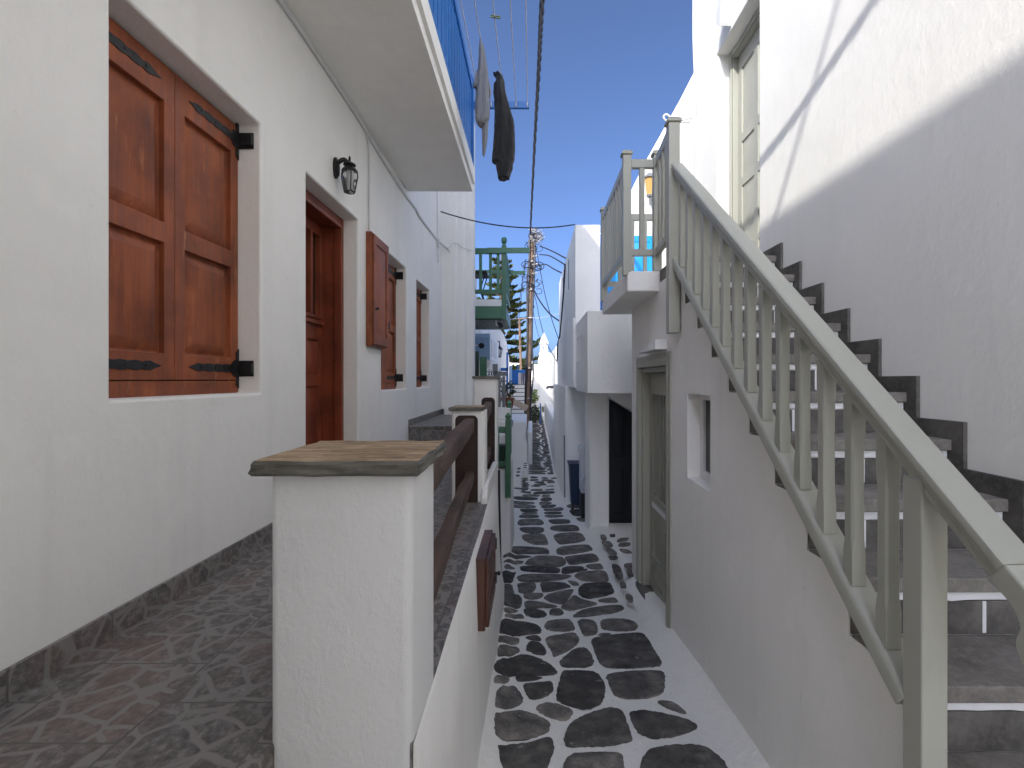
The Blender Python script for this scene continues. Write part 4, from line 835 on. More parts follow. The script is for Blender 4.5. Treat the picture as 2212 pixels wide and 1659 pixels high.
# sunlit gable wall with blue door behind the landing
hg = thing('house', 'sunlit white gable with bright blue door behind the landing railing', 'house', (1.8, 8.8, 2))
b = MB(); P = [(1.14, 1.2), (4.5, 1.2), (4.5, 7.6), (3.05, 7.6), (2.72, 6.95), (2.36, 6.30), (2.05, 5.75), (1.78, 5.2), (1.77, 4.44), (1.14, 4.43)]
b.prism(P, map_ny(9.4), 0, .6); b.build('wall', M['plaster'], hg, bevel=.03, seg=3)
b = MB(); m = map_ny(8.798); leaf(b, m, 1.27, 2.16, 2.3, 4.36, .05, [(1.34, 1.66, 3.4, 4.25, 'panel'), (1.77, 2.09, 3.4, 4.25, 'panel'), (1.34, 1.66, 2.45, 3.3, 'panel'), (1.77, 2.09, 2.45, 3.3, 'panel')]); b.build('door', M['blue_bright'], hg, bevel=.004)
b = MB(); b.box(1.195, 1.262, 8.72, 8.797, 2.3, 4.38); b.build('door_post', M['blue'], hg)
lt = thing('wall_lantern', 'small amber glass lantern on the sunlit gable behind the railing', 'wall lamp', (2.05, 8.76, 5.2))
b = MB(); b.lathe([(.05, -.17), (.085, .12)], (2.06, 8.66, 5.22), 6); b.build('pane', M['amber'], lt)
b = MB(); b.lathe([(.12, .121), (.06, .19), (.02, .22)], (2.06, 8.66, 5.22), 6); b.lathe([(.055, -.2), (.06, -.171)], (2.06, 8.66, 5.22), 6); b.tube([(2.06, 8.66, 5.03), (2.07, 8.66, 4.94), (2.12, 8.70, 4.98), (2.16, 8.795, 5.0)], .018, 6); b.build('bracket', M['grey'], lt)

# ================================================================== THE ALLEY BEYOND, LEFT SIDE
gb = thing('house', 'white house with green wooden balcony past the corner block', 'house', (-1.4, 9.4, 0))
b = MB(); b.box(-4.5, -1.42, 9.05, 12.6, -.8, 4.6); b.build('wall', M['plaster'], gb, bevel=.02)
b = MB(); b.box(-1.42, -.545, 9.40, 11.3, 3.155, 3.335); bl = b.build('balcony', M['far_plaster'], gb, bevel=.012)
b = MB(); b.box(-1.42, -.50, 9.37, 9.41, 2.965, 3.20); b.box(-.54, -.50, 9.411, 11.3, 2.965, 3.20); b.build('fascia', M['green'], bl, bevel=.005)
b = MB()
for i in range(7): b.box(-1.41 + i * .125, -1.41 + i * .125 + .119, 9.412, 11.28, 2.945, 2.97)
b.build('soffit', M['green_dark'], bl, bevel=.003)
b = MB(); zb0 = 3.335
b.box(-1.42, -.55, 9.385, 9.435, 4.20, 4.31); b.box(-1.42, -.55, 9.385, 9.43, 3.44, 3.52); b.box(-.545, -.505, 9.44, 11.25, 4.22, 4.30); b.box(-.545, -.505, 9.44, 11.25, 3.44, 3.51)
b.box(-1.42, -.56, 11.21, 11.25, 4.22, 4.30); b.build('railing', M['green'], bl, bevel=.006)
for x in (-1.165, -.99, -.80, -.655):
    b = MB(); b.box(x - .028, x + .028, 9.39, 9.425, 3.521, 4.199); b.build('baluster', M['green'], bl, bevel=.004)
for i in range(7):
    b = MB(); b.box(-.538, -.512, 9.62 + i * .23, 9.67 + i * .23, 3.511, 4.219); b.build('baluster', M['green'], bl, bevel=.004)
b = MB(); b.box(-.585, -.495, 9.36, 9.45, 2.95, 4.36); b.lathe([(.035, 0), (.03, .03), (.05, .06), (.055, .10), (.05, .14), (.03, .155), (.0, .157)], (-.54, 9.405, 4.361), 10); b.build('post', M['green'], bl, bevel=.006)
b = MB(); b.box(-.86, -.05, 9.335, 9.362, 4.20, 4.305); b.build('arm', M['green'], bl, bevel=.004)
b = MB(); b.box(-.60, -.16, 11.17, 11.20, 4.185, 4.27); b.build('arm', M['green'], bl, bevel=.004)
tb = thing('bistro_table', 'small dark table on the green balcony', 'table', (-1.2, 10.2, 3.335))
b = MB(); b.box(-1.40, -.92, 9.9, 10.4, 3.93, 3.99); b.build('table_top', M['slot'], tb, bevel=.006)
for x, y in ((-1.36, 9.95), (-.96, 9.95), (-1.36, 10.35), (-.96, 10.35)):
    b = MB(); b.tube(smooth_path([(x, y, 3.335), (x * .6 - 1.16 * .4, y, 3.6), (x, y, 3.93)]), .012, 6); b.build('leg', M['iron'], tb)
cm = thing('security_camera', 'black security camera under the green balcony', 'camera', (-.68, 9.5, 2.9))
b = MB(); b.tube([(-.70, 9.55, 2.945), (-.70, 9.55, 2.86), (-.66, 9.5, 2.84)], .016, 6); b.build('bracket', M['white_paint'], cm); b = MB(); b.tube([(-.64, 9.62, 2.88), (-.60, 9.40, 2.83)], .045, 10); b.build('body', M['iron'], cm, bevel=.006)
sg = thing('gate_shutter', 'dark green wooden shutter folded open above the coping', 'shutter', (-1.0, 8.75, 1.7))
b = MB(); leaf(b, map_ny(9.046), -1.08, -.98, 1.5, 2.32, .04, [(-1.06, -1.0, 1.6, 2.2, 'panel')]); b.build('panel', M['green_dark'], sg, bevel=.003)
b = MB(); leaf(b, map_ny(9.10), -.972, -.84, 1.5, 2.22, .04, [(-.95, -.865, 1.6, 2.08, 'panel')]); b.build('panel', M['green'], sg, bevel=.003)
# stair with green rail beside the terrace
sb = thing('entrance_stair', 'whitewashed stair block with slate tread below the green railing', 'stairs', (-.4, 6.1, -.4))
b = MB(); b.rings([[(x + k2, y, z) for x, y in ((-1.3, 6.07), (-.275, 6.07), (-.275, 7.2), (-1.3, 7.2))] for z, k2 in ((-.7, .02), (.2, 0), (.705, -.005))]); b.build('base', M['plaster'], sb, bevel=.03, seg=3)
b = MB(); b.box(-1.3, -.30, 6.05, 6.4, .706, .74); b.build('tread', M['slate_tread'], sb, bevel=.004)
for i in range(4):
    b = MB(); b.box(-1.3, -.32, 6.42 + i * .27, 7.5, .706 + i * .17, .87 + i * .17); b.build('step', M['plaster'], sb, bevel=.01)
gr = thing('stair_railing', 'dark green wooden gate railing with turned post caps', 'railing', (-.27, 6.05, .35))
def fin(mb, x, y, z): mb.lathe([(.045, 0), (.05, .012), (.032, .022), (.05, .04), (.052, .058), (.02, .085), (0, .10)], (x, y, z), 4, rot=R(45))
for (x, y, z0, z1) in ((-.297, 6.02, .36, 1.30), (-.345, 7.35, .7, 1.40)):
    b = MB(); b.box(x - .034, x + .034, y - .034, y + .034, z0, z1); fin(b, x, y, z1 + .0005); b.build('post', M['green'], gr, bevel=.005)
b = MB(); b.box(-.85, -.332, 6.0, 6.04, 1.15, 1.225); b.build('top_rail', M['green'], gr, bevel=.004); b = MB(); b.box(-.85, -.332, 6.0, 6.04, .74, .80); b.build('lower_rail', M['green'], gr, bevel=.004)
for x in (-.42, -.53, -.64, -.75):
    b = MB(); b.box(x - .016, x + .016, 6.005, 6.035, .801, 1.149); b.build('baluster', M['green'], gr, bevel=.003)
b = MB(); b.box(-.325, -.285, 6.06, 7.31, 1.13, 1.20); b.build('top_rail', M['green'], gr, bevel=.004)
tr = MB(); tr.rings([[(-.52 + x * s, 6.22 + y * s, z) for x, y in ((-.2, -.1), (.2, -.1), (.2, .1), (-.2, .1))] for z, s in ((.742, .85), (.98, 1.0))]); o = tr.build('planter_box', M['green_dark'], None, bevel=.006); tag(o, 'empty dark green planter behind the green railing', 'planter')
cable('pipe_or_gap_shade', 'thin black line standing in for the gap shadow at the retaining wall end', [Vector((-.298, 4.35, 1.0)), Vector((-.29, 4.35, .5)), Vector((-.28, 4.35, -.2))], .012, 'rubber', cat='pipe')  # black strip painted in for the shade of the gap here
# pergola posts, plants and pot behind the stair
pg = thing('pergola', 'weathered grey pergola posts with a short beam behind green railing', 'pergola', (-.52, 8.0, .3))
for x, y in ((-.545, 8.0), (-.50, 8.6)):
    b = MB(); b.box(x - .026, x + .026, y - .03, y + .03, -.6, 1.86); b.build('post', M['grey'], pg, bevel=.005)
b = MB(); b.box(-.64, -.42, 7.98, 8.06, 1.861, 1.93); b.box(-.64, -.56, 7.9, 8.0, 1.931, 2.05); b.build('beam', M['grey'], pg, bevel=.005)
def plant(label, c, r, n, size, pot, mat, seed, grp=None, potm='terracotta'):
    p = thing('potted_plant', label, 'plant', (c[0], c[1], c[2] - r[2] - (pot[1] if pot else 0)), grp)
    b = MB(); leafcloud(b, c, r[0], r[1], r[2], n, size, seed); b.build('foliage', M[mat], p)
    b = MB()
    for i in range(5): a = i * 1.3; b.tube(smooth_path([(c[0], c[1], c[2] - r[2]), (c[0] + .3 * r[0] * math.cos(a), c[1] + .3 * r[1] * math.sin(a), c[2] - .4 * r[2]), (c[0] + .7 * r[0] * math.cos(a), c[1] + .7 * r[1] * math.sin(a), c[2] + .4 * r[2])], 4), [.010] * 8 + [.004], 5)
    b.build('stem', M['bark'], p)
    if pot:
        z0 = c[2] - r[2] - pot[1]; b = MB(); b.lathe([(pot[0] * .75, 0), (pot[0] * .95, pot[1] * .8), (pot[0] * 1.1, pot[1] * .81), (pot[0] * 1.1, pot[1]), (pot[0] * .9, pot[1]), (pot[0] * .85, pot[1] * .85)], (c[0], c[1], z0), 14); b.build('pot', M[potm], p, smooth=True)
plant('dark leafy plant in terracotta pot beside the grey pergola post', (-.60, 8.4, 1.69), (.10, .14, .20), 90, .035, (.075, .18), 'leaf', 3)
plant('dark straggly shrub right of the pergola posts', (-.45, 9.6, 1.62), (.15, .25, .17), 110, .04, (.09, .2), 'leaf', 8)
plant('low dark creeper left of the pergola under the pot', (-.63, 8.8, .95), (.10, .2, .4), 140, .035, None, 'leaf', 21)
plant('dark shrub behind the green railing near the planter', (-.60, 7.2, 1.0), (.10, .14, .16), 90, .035, (.07, .2), 'leaf', 12)
ir = MB()
for i in range(7):
    x = -1.18 + i * .062; ir.tube([(x, 12.0, 1.75), (x, 12.0, 2.06)], .006, 5)
    for z in (1.82, 1.95): ir.tube([(x + .031 + .024 * math.cos(k_ * .7), 12.0, z + .05 * math.sin(k_ * .7)) for k_ in range(10)], .007, 5)
ir.box(-1.2, -.76, 11.99, 12.01, 1.735, 1.755); o = ir.build('iron_fence', M['iron']); tag(o, 'black scrolled iron fence behind the coping slab', 'fence')
# pale blue enclosed balcony house and its neighbours
hc = thing('house', 'long white house with a pale blue enclosed balcony down the alley', 'house', (-1.3, 15, 0))
b = MB(); b.prism([(15.0, -.8), (15.0, 3.3), (15.5, 3.75), (18.8, 3.85), (22, 3.9), (24.8, 3.75), (26, 3.3), (27.8, 3.0), (27.8, -.8)], lambda u, v, d: (d, u, v), -6, -1.30); b.build('wall', M['far_plaster'], hc, bevel=.05, seg=3)
b = MB(); b.box(-1.8, -1.0, 12.9, 16.0, 2.10, 2.9); 
by = MB(); by.box(-1.52, -1.03, 12.0, 15.0, 2.29, 2.93); bay = by.build('enclosed_balcony', M['white_paint'], hc, bevel=.006)
b = MB(); b.prism([(-1.6, 2.28), (-1.025, 2.28), (-1.025, 2.15), (-1.2, 1.98), (-1.6, 1.98)], map_ny(15.0), 0, 3.02); b.build('base', M['far_plaster'], bay, bevel=.01)
b = MB(); leaf(b, map_ny(12.0), -1.51, -1.035, 2.30, 2.92, .02, [(-1.46, -1.085, 2.35, 2.80, 'flat')]); b.build('front_panel', M['blue_pale'], bay, bevel=.004)
for i in range(3):
    b = MB(); b.box(-1.031, -1.022, 12.45 + i * .7, 12.50 + i * .7, 2.38, 2.82); b.build('batten', M['grey'], bay)
b = MB(); b.box(-3.4, -1.36, 13.2, 15.5, 1.0, 3.6); b.build('wall', M['far_plaster'], hc, bevel=.02)
cm = thing('security_camera', 'blue and black bullet camera fixed in front of pale blue balcony', 'camera', (-1.35, 11.7, 2.55))
b = MB(); b.tube([(-1.42, 11.7, 2.62), (-1.30, 11.65, 2.62)], .02, 6); b.build('bracket', M['white_paint'], cm); b = MB(); b.tube([(-1.33, 11.62, 2.70), (-1.20, 11.45, 2.60)], .055, 10); b.build('body', M['blue_pale'], cm, bevel=.008); b = MB(); b.tube([(-1.195, 11.44, 2.597), (-1.17, 11.40, 2.577)], .066, 10); b.build('lens', M['iron'], cm)
lt = thing('wall_lantern', 'small black lantern on the long white house down the alley', 'wall lamp', (-1.27, 18, 2.9))
b = MB(); b.lathe([(.05, -.2), (.10, .06)], (-1.2, 18, 2.85), 6); b.build('pane', M['glass'], lt); b = MB(); b.lathe([(.13, .061), (.05, .15), (.01, .2)], (-1.2, 18, 2.85), 6); b.lathe([(.06, -.24), (.05, -.201)], (-1.2, 18, 2.85), 6); b.tube([(-1.2, 18, 3.04), (-1.2, 18, 3.2), (-1.29, 18, 3.2)], .02, 6)
for k_ in range(6): b.tube([(-1.2 + .05 * math.cos(k_), 18 + .05 * math.sin(k_), 2.65), (-1.2 + .1 * math.cos(k_), 18 + .1 * math.sin(k_), 2.91)], .012, 4)
b.build('cage', M['iron'], lt)
bb = thing('balcony_frame', 'deep blue timber balcony frame against the long white house', 'balcony', (-1.1, 20, 1.5))
b = MB(); b.box(-1.28, -.98, 19.8, 19.9, 2.15, 2.27); b.box(-1.05, -.98, 19.8, 19.9, .2, 2.9); b.box(-1.28, -.98, 19.8, 19.9, 1.95, 2.02); b.build('frame', M['blue'], bb)
b = MB(); b.box(-.97, -.86, 20.6, 20.7, 1.3, 2.28); b.box(-.97, -.84, 20.6, 20.7, 2.281, 2.34); b.build('screen', M['blue_pale'], bb)
bg_ = thing('blue_gate', 'bright blue slatted balcony front beside the utility pole', 'gate', (-.9, 23, 1.2))
b = MB(); leaf(b, map_ny(23.4), -1.02, -.70, .95, 2.25, .05, [(-.97, -.88, 1.05, 2.1, 'flat'), (-.84, -.75, 1.05, 2.1, 'flat')]); b.build('panel', M['blue'], bg_)
for x in (-1.03, -.69):
    b = MB(); b.box(x - .03, x + .03, 23.2, 23.3, .9, 2.45); b.build('post', M['blue'], bg_)
b = MB(); b.box(-.68, -.28, 23.2, 23.3, 2.12, 2.26); b.build('arm', M['blue'], bg_)
for i, (x, mt, lab, zl) in enumerate(((-.60, 'palecloth', 'pale towel leftmost on the blue bar by the pole', .75), (-.50, 'greycloth', 'grey sheet second on the blue bar by the pole', .95), (-.41, 'purplecloth', 'dark purple cloth third on the blue bar by the pole', .9), (-.32, 'palecloth', 'long pink sheet nearest the pole on the blue bar', .65))):
    b = MB(); rings = []
    for j in range(8):
        z = 2.12 - (2.12 - zl) * j / 7; rings.append([(x + math.cos(a) * (.045 + .01 * math.sin(j + i)), 23.25 + math.sin(a) * .03 * (1 + .4 * math.sin(3 * a + j)), z) for a in [k_ * math.pi / 5 for k_ in range(10)]])
    b.rings(rings); o = b.build('laundry', M[mt], None, smooth=True); tag(o, lab, 'laundry')
# low wall with the two whitewashed steps
lw = MB(); lw.rings([[(x + k2, y, z) for x, y in ((-.75, 12.5), (-.14, 12.5), (-.14, 15.5), (-.75, 15.5))] for z, k2 in ((-.8, .03), (.20, .0), (.24, -.03), (.72, -.035))]); o = lw.build('low_wall', M['plaster'], None, bevel=.03, seg=3); tag(o, 'low whitewashed wall end past the two painted steps', 'wall')
lw = MB(); lw.box(-.13, .0, 13.0, 16.5, -.8, .42); o = lw.build('low_wall', M['far_plaster'], None, bevel=.04, seg=3); tag(o, 'narrow white kerb wall along the alley beyond low wall end', 'wall')
ws = thing('doorsteps', 'two small white steps with dark stones at the low wall', 'steps', (-.3, 11.4, -.5))
for i, (x0, x1, y0, y1, z1, nst) in enumerate(((-.42, -.24, 10.9, 12.2, -.37, 3), (-.245, -.10, 11.6, 12.45, -.30, 3))):
    b = MB(); b.box(x0, x1, y0, y1, -.8, z1); s_ = b.build('step', M['plaster'], ws, bevel=.02, seg=3)
    for j in range(nst):
        b = MB(); yy = y0 + (y1 - y0) * (j + .5) / nst; b.lathe([(.05, -.01), (.048, .006), (.0, .008)], ((x0 + x1) / 2, yy, z1), 12, 1, (y1 - y0) / nst * 5.5); b.build('inset_stone', M['paver'], s_)
# far white stair, board, air conditioner
fs = thing('staircase', 'far white stair with dark edges climbing behind the pole', 'stairs', (-.7, 20, -.2))
for i in range(11):
    b = MB(); b.box(-1.35, -.30 - .0 * i, 19.5 + i * .34, 24, -.3 + i * .17, -.155 + i * .17); b.cur = 1; b.box(-1.35, -.31, 19.49 + i * .34, 20.2 + i * .34, -.154 + i * .17, -.131 + i * .17); b.build('step', [M['far_plaster'], M['paver']], fs)
b = MB(); a0, a1 = W(1086, 858, 17.5), W(1139, 883, 18.2); u = (a1 - a0); L = u.length; u = u / L; nrm = Vector((-u.z, 0, u.x)); mm = lambda p, q, d: tuple(a0 + u * p + nrm * q + Vector((0, d, 0)))
b.mbox(mm, -.1, L, -.12, .14, 0, .35); o = b.build('board', M['tan'], None, bevel=.01); tag(o, 'sloping tan board leaning across the far stair', 'board')
ac = thing('air_conditioner', 'cream air conditioner unit above the sloping board', 'air conditioner', (-1.05, 17.9, 1.1))
b = MB(); b.box(-1.12, -.86, 17.8, 18.3, 1.0, 1.48); b.build('case', M['ac'], ac, bevel=.015); b = MB()
for i in range(5): b.box(-1.10, -.98, 17.785, 17.799, 1.07 + i * .07, 1.105 + i * .07)
b.build('grille', M['iron'], ac)
# ------------------------------------------------------------------ utility pole and wires
YP = 18.5; top = W(1149, 506, YP); bot = W(1138.5, 938, YP)
up = thing('utility_pole', 'tall leaning wooden utility pole tangled with cables', 'pole', bot)
b = MB(); b.tube([bot - Vector((0, 0, .3)), bot.lerp(top, .35), bot.lerp(top, .7), top], [.125, .118, .10, .085], 14); b.build('pole', M['polewood'], up, smooth=True)
rn = random.Random(3)
b = MB()
for i in range(34):                                  # the untidy bundle of wires and ties at the head
    c = top + Vector((rn.uniform(-.02, .36), -.12 + rn.uniform(-.1, .1), rn.uniform(-.30, .12))); P = [c + Vector((rn.gauss(0, .10), rn.gauss(0, .06), rn.gauss(0, .06))) for _ in range(5)]
    b.tube(smooth_path(P, 4), .011, 4)
b.build('pale_wire_bundle', M['greywire'], up)
b = MB()
for i in range(42):
    f = rn.choice((.98, .93, .84, .78, .74, .72)); c = bot.lerp(top, f) + Vector((rn.uniform(-.22, .30), -.13 + rn.uniform(-.05, .05), rn.uniform(-.12, .12))); r_ = rn.uniform(.08, .2)
    P = [c + Vector((r_ * math.cos(a), rn.gauss(0, .03), r_ * .8 * math.sin(a))) for a in [j * 1.0 + i for j in range(rn.randint(4, 7))]]
    b.tube(smooth_path(P, 4), rn.uniform(.009, .016), 5)
for x0 in (-.11, -.07, .09, .12):                    # cables running down the pole
    P = [bot.lerp(top, f) + Vector((x0 + rn.gauss(0, .02), -.125, 0)) for f in (.0, .15, .3, .45, .6, .75, .88, .97)]; b.tube(smooth_path(P, 4), .030, 5)
b.build('black_wire_bundle', M['rubber'], up)
for f in (.18, .33, .58, .72, .86): b = MB(); c = bot.lerp(top, f); b.lathe([(.122, -.012), (.122, .012)], c, 12); b.box(c.x - .01, c.x + .06, c.y - .2, c.y - .14, c.z - .02, c.z + .03); b.build('clamp', M['greywire'], up)
for zz in (.80, .845, .885): b = MB(); c = bot.lerp(top, zz); b.tube([c + Vector((.05, -.12, 0)), c + Vector((.25, -.14, .02))], .025, 6); b.build('insulator', M['greywire'], up)
# twisted bundle of three overhead conductors to the pole head
tw = MB(); A, B = Vector((.115, 5.7, 6.19)), top + Vector((-.06, -.1, 0)); core = smooth_path([Vector((.32, -6, 7.5)), Vector((.26, -2.8, 6.55)), Vector((.22, -.5, 5.95)), Vector((.20, .87, 5.67)), Vector((.165, 2.8, 5.66)), A, W(1164, 150, 7.6), W(1154, 330, 11.4), B], 40)
for s_ in range(3):
    tw.tube([p + Vector((.020 * math.cos(i * .42 + s_ * 2.094), 0, .020 * math.sin(i * .42 + s_ * 2.094))) for i, p in enumerate(core)], .016, 6)
o = tw.build('overhead_cable', M['rubber'], None, smooth=True); tag(o, 'thick twisted black cable running overhead to the pole top', 'cable')
def wire(label, pts, r, mat='rubber', grp='wires strung from the utility pole'): return cable('overhead_wire', label, pts, r, mat, 5, 4, grp)
cable('overhead_wire', 'thin black wire crossing the alley from corner block to jutting house', sag(W(952, 457, 7.1), W(1242, 485, 8.03), .13, 14), .010, 'rubber', 5, 2)
P_ = lambda x, y, d=0: W(x, y, YP - d)
def pw(label, x0, y0, pts, r, Ye, mat='rubber'):
    n = len(pts); wire(label, [P_(x0, y0, .15)] + [W(x, y, YP - .15 + (Ye - YP + .15) * (i + 1) / n) for i, (x, y) in enumerate(pts)], r, mat)
pw('uppermost black wire from the pole to the jutting house roof', 1166, 532, [(1178, 536), (1200, 546), (1222, 558)], .020, 12.0)
pw('middle black wire from pole to jutting house below the uppermost one', 1165, 550, [(1185, 552), (1203, 561), (1219, 571)], .020, 12.2)
pw('lowest black wire from pole to the jutting house edge', 1160, 575, [(1178, 571), (1196, 581), (1212, 589)], .020, 12.6)
pw('double pale and black cable swooping from pole to the right', 1146, 612, [(1160, 640), (1175, 663), (1190, 680), (1209, 694)], .024, 14.0, 'rubber')
pw('long thin wire from the pole head down past the bell tower', 1158, 535, [(1168, 590), (1178, 640), (1192, 690), (1210, 742)], .013, 14)
pw('thin wire from mid pole to the lower right wall', 1146, 610, [(1158, 650), (1166, 690), (1180, 740), (1198, 772), (1210, 800)], .012, 14)
pw('thin wire falling from the pole toward the tower house', 1147, 640, [(1155, 690), (1165, 730), (1180, 765), (1207, 806)], .010, 24)
pw('white wire across from the green balcony to the pole', 1138, 686, [(1120, 688), (1100, 690)], .010, 11.6, 'wcable')
pw('white thin wire from the pole to the right hand wall', 1140, 686, [(1165, 687), (1190, 682), (1209, 678)], .008, 14, 'wcable')
pw('left hanging thin wire beside pole, behind the green arms', 1135, 560, [(1129, 600), (1124, 640), (1118, 690), (1113, 740)], .012, 20)
pw('second left thin wire beside the pole', 1137, 560, [(1130, 605), (1126, 650), (1121, 690)], .009, 20)
# ------------------------------------------------------------------ norfolk pine and second pole
pt = W(1083, 540, 36); pb = Vector((pt.x + .05, 36, .2))
pi = thing('norfolk_pine', 'tall norfolk pine with tiered branches behind the pole', 'tree', pb)
b = MB(); b.tube([pb, pb.lerp(pt, .4), pb.lerp(pt, .8), pt], [.26, .19, .10, .02], 10); b.build('trunk', M['bark'], pi, smooth=True)
rn = random.Random(17); b = MB(); bw = MB(); H = pt.z - pb.z
for wv in range(16):
    f = .10 + .87 * (wv / 16) ** .95; z = pb.z + H * f; L0 = 3.5 * (1 - f) ** .75 + .25
    nb_ = 7 if f < .85 else 5; a0 = rn.uniform(0, 6)
    for j in range(nb_):
        a = a0 + j * 2 * math.pi / nb_ + rn.uniform(-.3, .3); z = pb.z + H * (f + rn.uniform(-.012, .012)); L = L0 * rn.uniform(.68, 1.15); dirv = Vector((math.cos(a), math.sin(a), 0)); side = Vector((-math.sin(a), math.cos(a), 0))
        base_ = Vector((pb.x + (pt.x - pb.x) * f, 36, z)); droop = rn.uniform(.05, .12)
        def pos(t): return base_ + dirv * (L * t) + Vector((0, 0, L * (-.18 * t + .26 * t * t * t) * (1 + droop)))
        bw.tube([pos(t / 5) for t in range(6)], [.045 * (1 - .8 * t / 5) * (.4 + L / 4) for t in range(6)], 5)
        nt_ = int(12 + L * 11)
        for q in range(nt_):
            t = .22 + .78 * (q + rn.random()) / nt_; p0 = pos(min(t, 1)); tl = (.34 + .22 * L / 3.4) * (1.05 - .5 * t) * rn.uniform(.7, 1.25)
            for s_ in (-1, 1):
                d = (dirv * rn.uniform(.35, .7) + side * s_ * rn.uniform(.35, .8) + Vector((0, 0, rn.uniform(.10, .62)))).normalized(); e = d.cross(Vector((rn.gauss(0, 1), rn.gauss(0, 1), rn.gauss(0, 1)))).normalized()
                hw = rn.uniform(.05, .10); mid_ = p0 + d * tl * .55 + Vector((0, 0, .02)); tip = p0 + d * tl + Vector((0, 0, tl * .18))
                b.add([p0, mid_ + e * hw, tip, mid_ - e * hw], [(0, 1, 2, 3)])
                e2 = d.cross(e); b.add([p0, mid_ + e2 * hw, tip, mid_ - e2 * hw], [(0, 1, 2, 3)])
bw.build('branch', M['bark'], pi); b.build('crown', M['pine'], pi)
t2, b2 = W(1122, 689, 30), W(1126, 830, 30); p2 = thing('utility_pole', 'thin distant wooden pole in front of the norfolk pine', 'pole', b2)
b = MB(); b.tube([b2, t2], [.08, .065], 8); b.build('pole', M['polewood'], p2); b = MB(); b.box(t2.x - .12, t2.x + .42, 29.95, 30.0, t2.z - .02, t2.z + .05); b.build('crossarm', M['polewood'], p2)
# ------------------------------------------------------------------ far houses
th = thing('house', 'sunlit white house with a small chimney tower at the alley end', 'house', (.7, 26, 0))
b = MB(); b.box(.35, 1.75, 26, 31, .37, 3.05); b.build('upper_floor', M['far_plaster'], th, bevel=.04, seg=3)
b = MB(); b.box(.36, .95, 25.99, 27, 2.9, 3.25); b.box(.0, .5, 26.3, 30, -.4, 2.6); b.build('parapet', M['far_plaster'], th, bevel=.06, seg=3)
b = MB(); b.box(.74, 1.75, 26.02, 31, -.6, .369); b.box(.36, .73, 26.6, 31, -.6, .369); b.build('ground_floor', M['far_plaster'], th, bevel=.02)
b = MB(); cx_, cy_, s_ = .62, 26.4, .20
b.box(cx_ - s_, cx_ + s_, cy_ - s_, cy_ + s_, 3.0, 3.33); b.box(cx_ - s_ - .02, cx_ + s_ + .02, cy_ - s_ - .02, cy_ + s_ + .02, 3.331, 3.38)
for dx in (-.17, -.06, .06, .17):
    for dy in (-.17, .17): b.box(cx_ + dx - .03, cx_ + dx + .03, cy_ + dy - .03, cy_ + dy + .03, 3.381, 3.70)
for dy in (-.06, .06):
    for dx in (-.17, .17): b.box(cx_ + dx - .03, cx_ + dx + .03, cy_ + dy - .03, cy_ + dy + .03, 3.381, 3.70)
b.box(cx_ - s_ - .02, cx_ + s_ + .02, cy_ - s_ - .02, cy_ + s_ + .02, 3.701, 3.80); b.frustum(mz, (cx_ - s_ - .02, cx_ + s_ + .02, cy_ - s_ - .02, cy_ + s_ + .02), 3.801, (cx_ - .02, cx_ + .02, cy_ - .02, cy_ + .02), 4.30)
b.build('chimney', M['far_plaster'], th, bevel=.008)
b = MB(); m = map_ny(26.0); b.mbox(m, 1.10, 1.13, 1.98, 2.62, .001, .03); b.mbox(m, 1.131, 1.70, 2.59, 2.62, .001, .03); b.mbox(m, 1.131, 1.70, 1.98, 2.01, .001, .03); b.mbox(m, 1.22, 1.25, 2.08, 2.50, .001, .03); b.build('window_frame', M['white_paint'], th)
b = MB(); b.box(.55, .72, 26.5, 26.59, -.55, .34); b.build('doorway', M['ac'], th)
lh = thing('house', 'low white sunlit house left of the tower house', 'house', (.1, 28.5, 0))
b = MB(); b.box(-1.2, .36, 28.6, 33, -.4, 2.22); b.build('wall', M['far_plaster'], lh, bevel=.04); b = MB(); b.box(-1.2, .36, 28.52, 28.6, 1.72, 1.78); b.box(.31, .35, 28.5, 28.58, .5, 1.7); b.build('cornice', M['far_plaster'], lh, bevel=.01)
cable('pipe_or_gap_shade', 'grey pipe jutting from the lower wall of the jutting house', [Vector((.40, 13.25, 1.57)), Vector((.42, 13.2, 1.6)), Vector((.56, 13.1, 1.6)), Vector((.70, 13.0, 1.6))], .035, 'grey', cat='pipe')
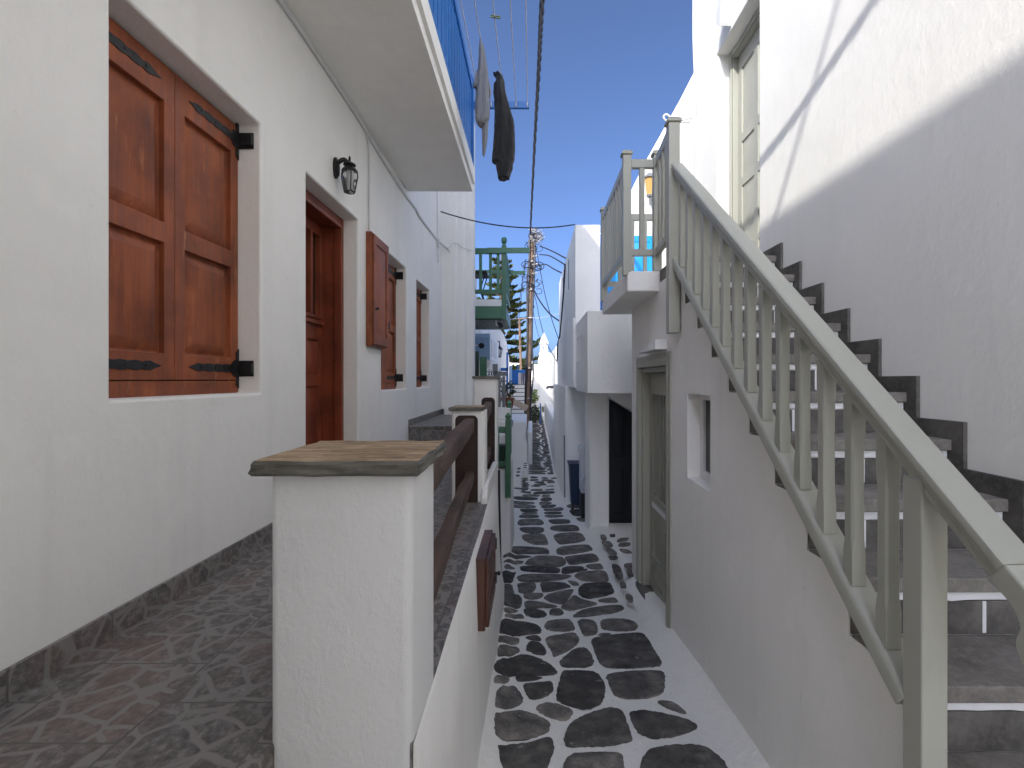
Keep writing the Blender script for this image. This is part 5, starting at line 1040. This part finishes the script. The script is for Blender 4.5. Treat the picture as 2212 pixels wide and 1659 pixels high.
b = MB(); b.box(.90, 2.9, 19.3, 25, -.8, 3.1); hx = thing('house', 'narrow white house side just past the jutting house', 'house', (.9, 19.3, 0)); b.build('wall', M['far_plaster'], hx, bevel=.05, seg=3)
plant('leafy yellow green bush in a white pot at the alley end', (.02, 22.5, 1.05), (.27, .35, .38), 300, .075, None, 'leaf2', 31)
plant('dark green shrub in a tall white planter at the alley end', (.12, 21.6, .30), (.22, .25, .42), 260, .07, (.16, .32), 'leaf', 33, None, 'white_paint')
b = MB(); b.box(.33, .38, 21.5, 21.9, -.2, .75); o = b.build('blue_board', M['blue'], None, bevel=.01); tag(o, 'narrow blue board upright beside the far shrub', 'board')
b = MB(); b.rings([[(x, y, z) for x, y in ((.57 + k2, 13.35), (1.3, 13.35), (1.3, 24.5), (.60 + k2, 24.5))] for z, k2 in ((-.9, -.02), (.66, .0), (.70, .03))]); o = b.build('low_wall', M['far_plaster'], None, bevel=.02, seg=2); tag(o, 'long low white wall on the right leading to the tower house', 'wall')
# distant whitewashed houses and trees on the skyline
rn = random.Random(23)
for i, (x, y, wd, hh, lab) in enumerate(((-6.5, 52, 4, 2.6, 'distant white cube house behind norfolk pine, left'), (-1.5, 60, 3.2, 2.9, 'distant white cube house between the pine and the pole'), (2.5, 64, 4, 2.3, 'distant white cube house behind the low sunlit house'))):
    hh_ = thing('house', lab, 'house', (x, y, 0)); b = MB(); b.box(x - wd / 2, x + wd / 2, y, y + 5, -.5, hh + 1.2); b.build('wall', M['far_plaster'], hh_, bevel=.05)
    b = MB(); b.box(x - .4, x + .1, y - .02, y, hh - .2, hh + .5); b.build('window', M['blue'], hh_)
for i, (x, y, r_, lab) in enumerate(((.6, 70, 1.0, 'dark round tree far off above the low sunlit house'), (-.6, 74, .9, 'dark far tree nearest the pole on the skyline'))):
    t_ = thing('tree', lab, 'tree', (x, y, 2)); b = MB(); leafcloud(b, (x, y, 3.0), r_ * 1.4, r_, r_ * .55, 260, .28, 40 + i, .1); b.build('crown', M['leaf'], t_); b = MB(); b.tube([(x, y, -1), (x, y, 3.0)], .12, 6); b.build('trunk', M['bark'], t_)
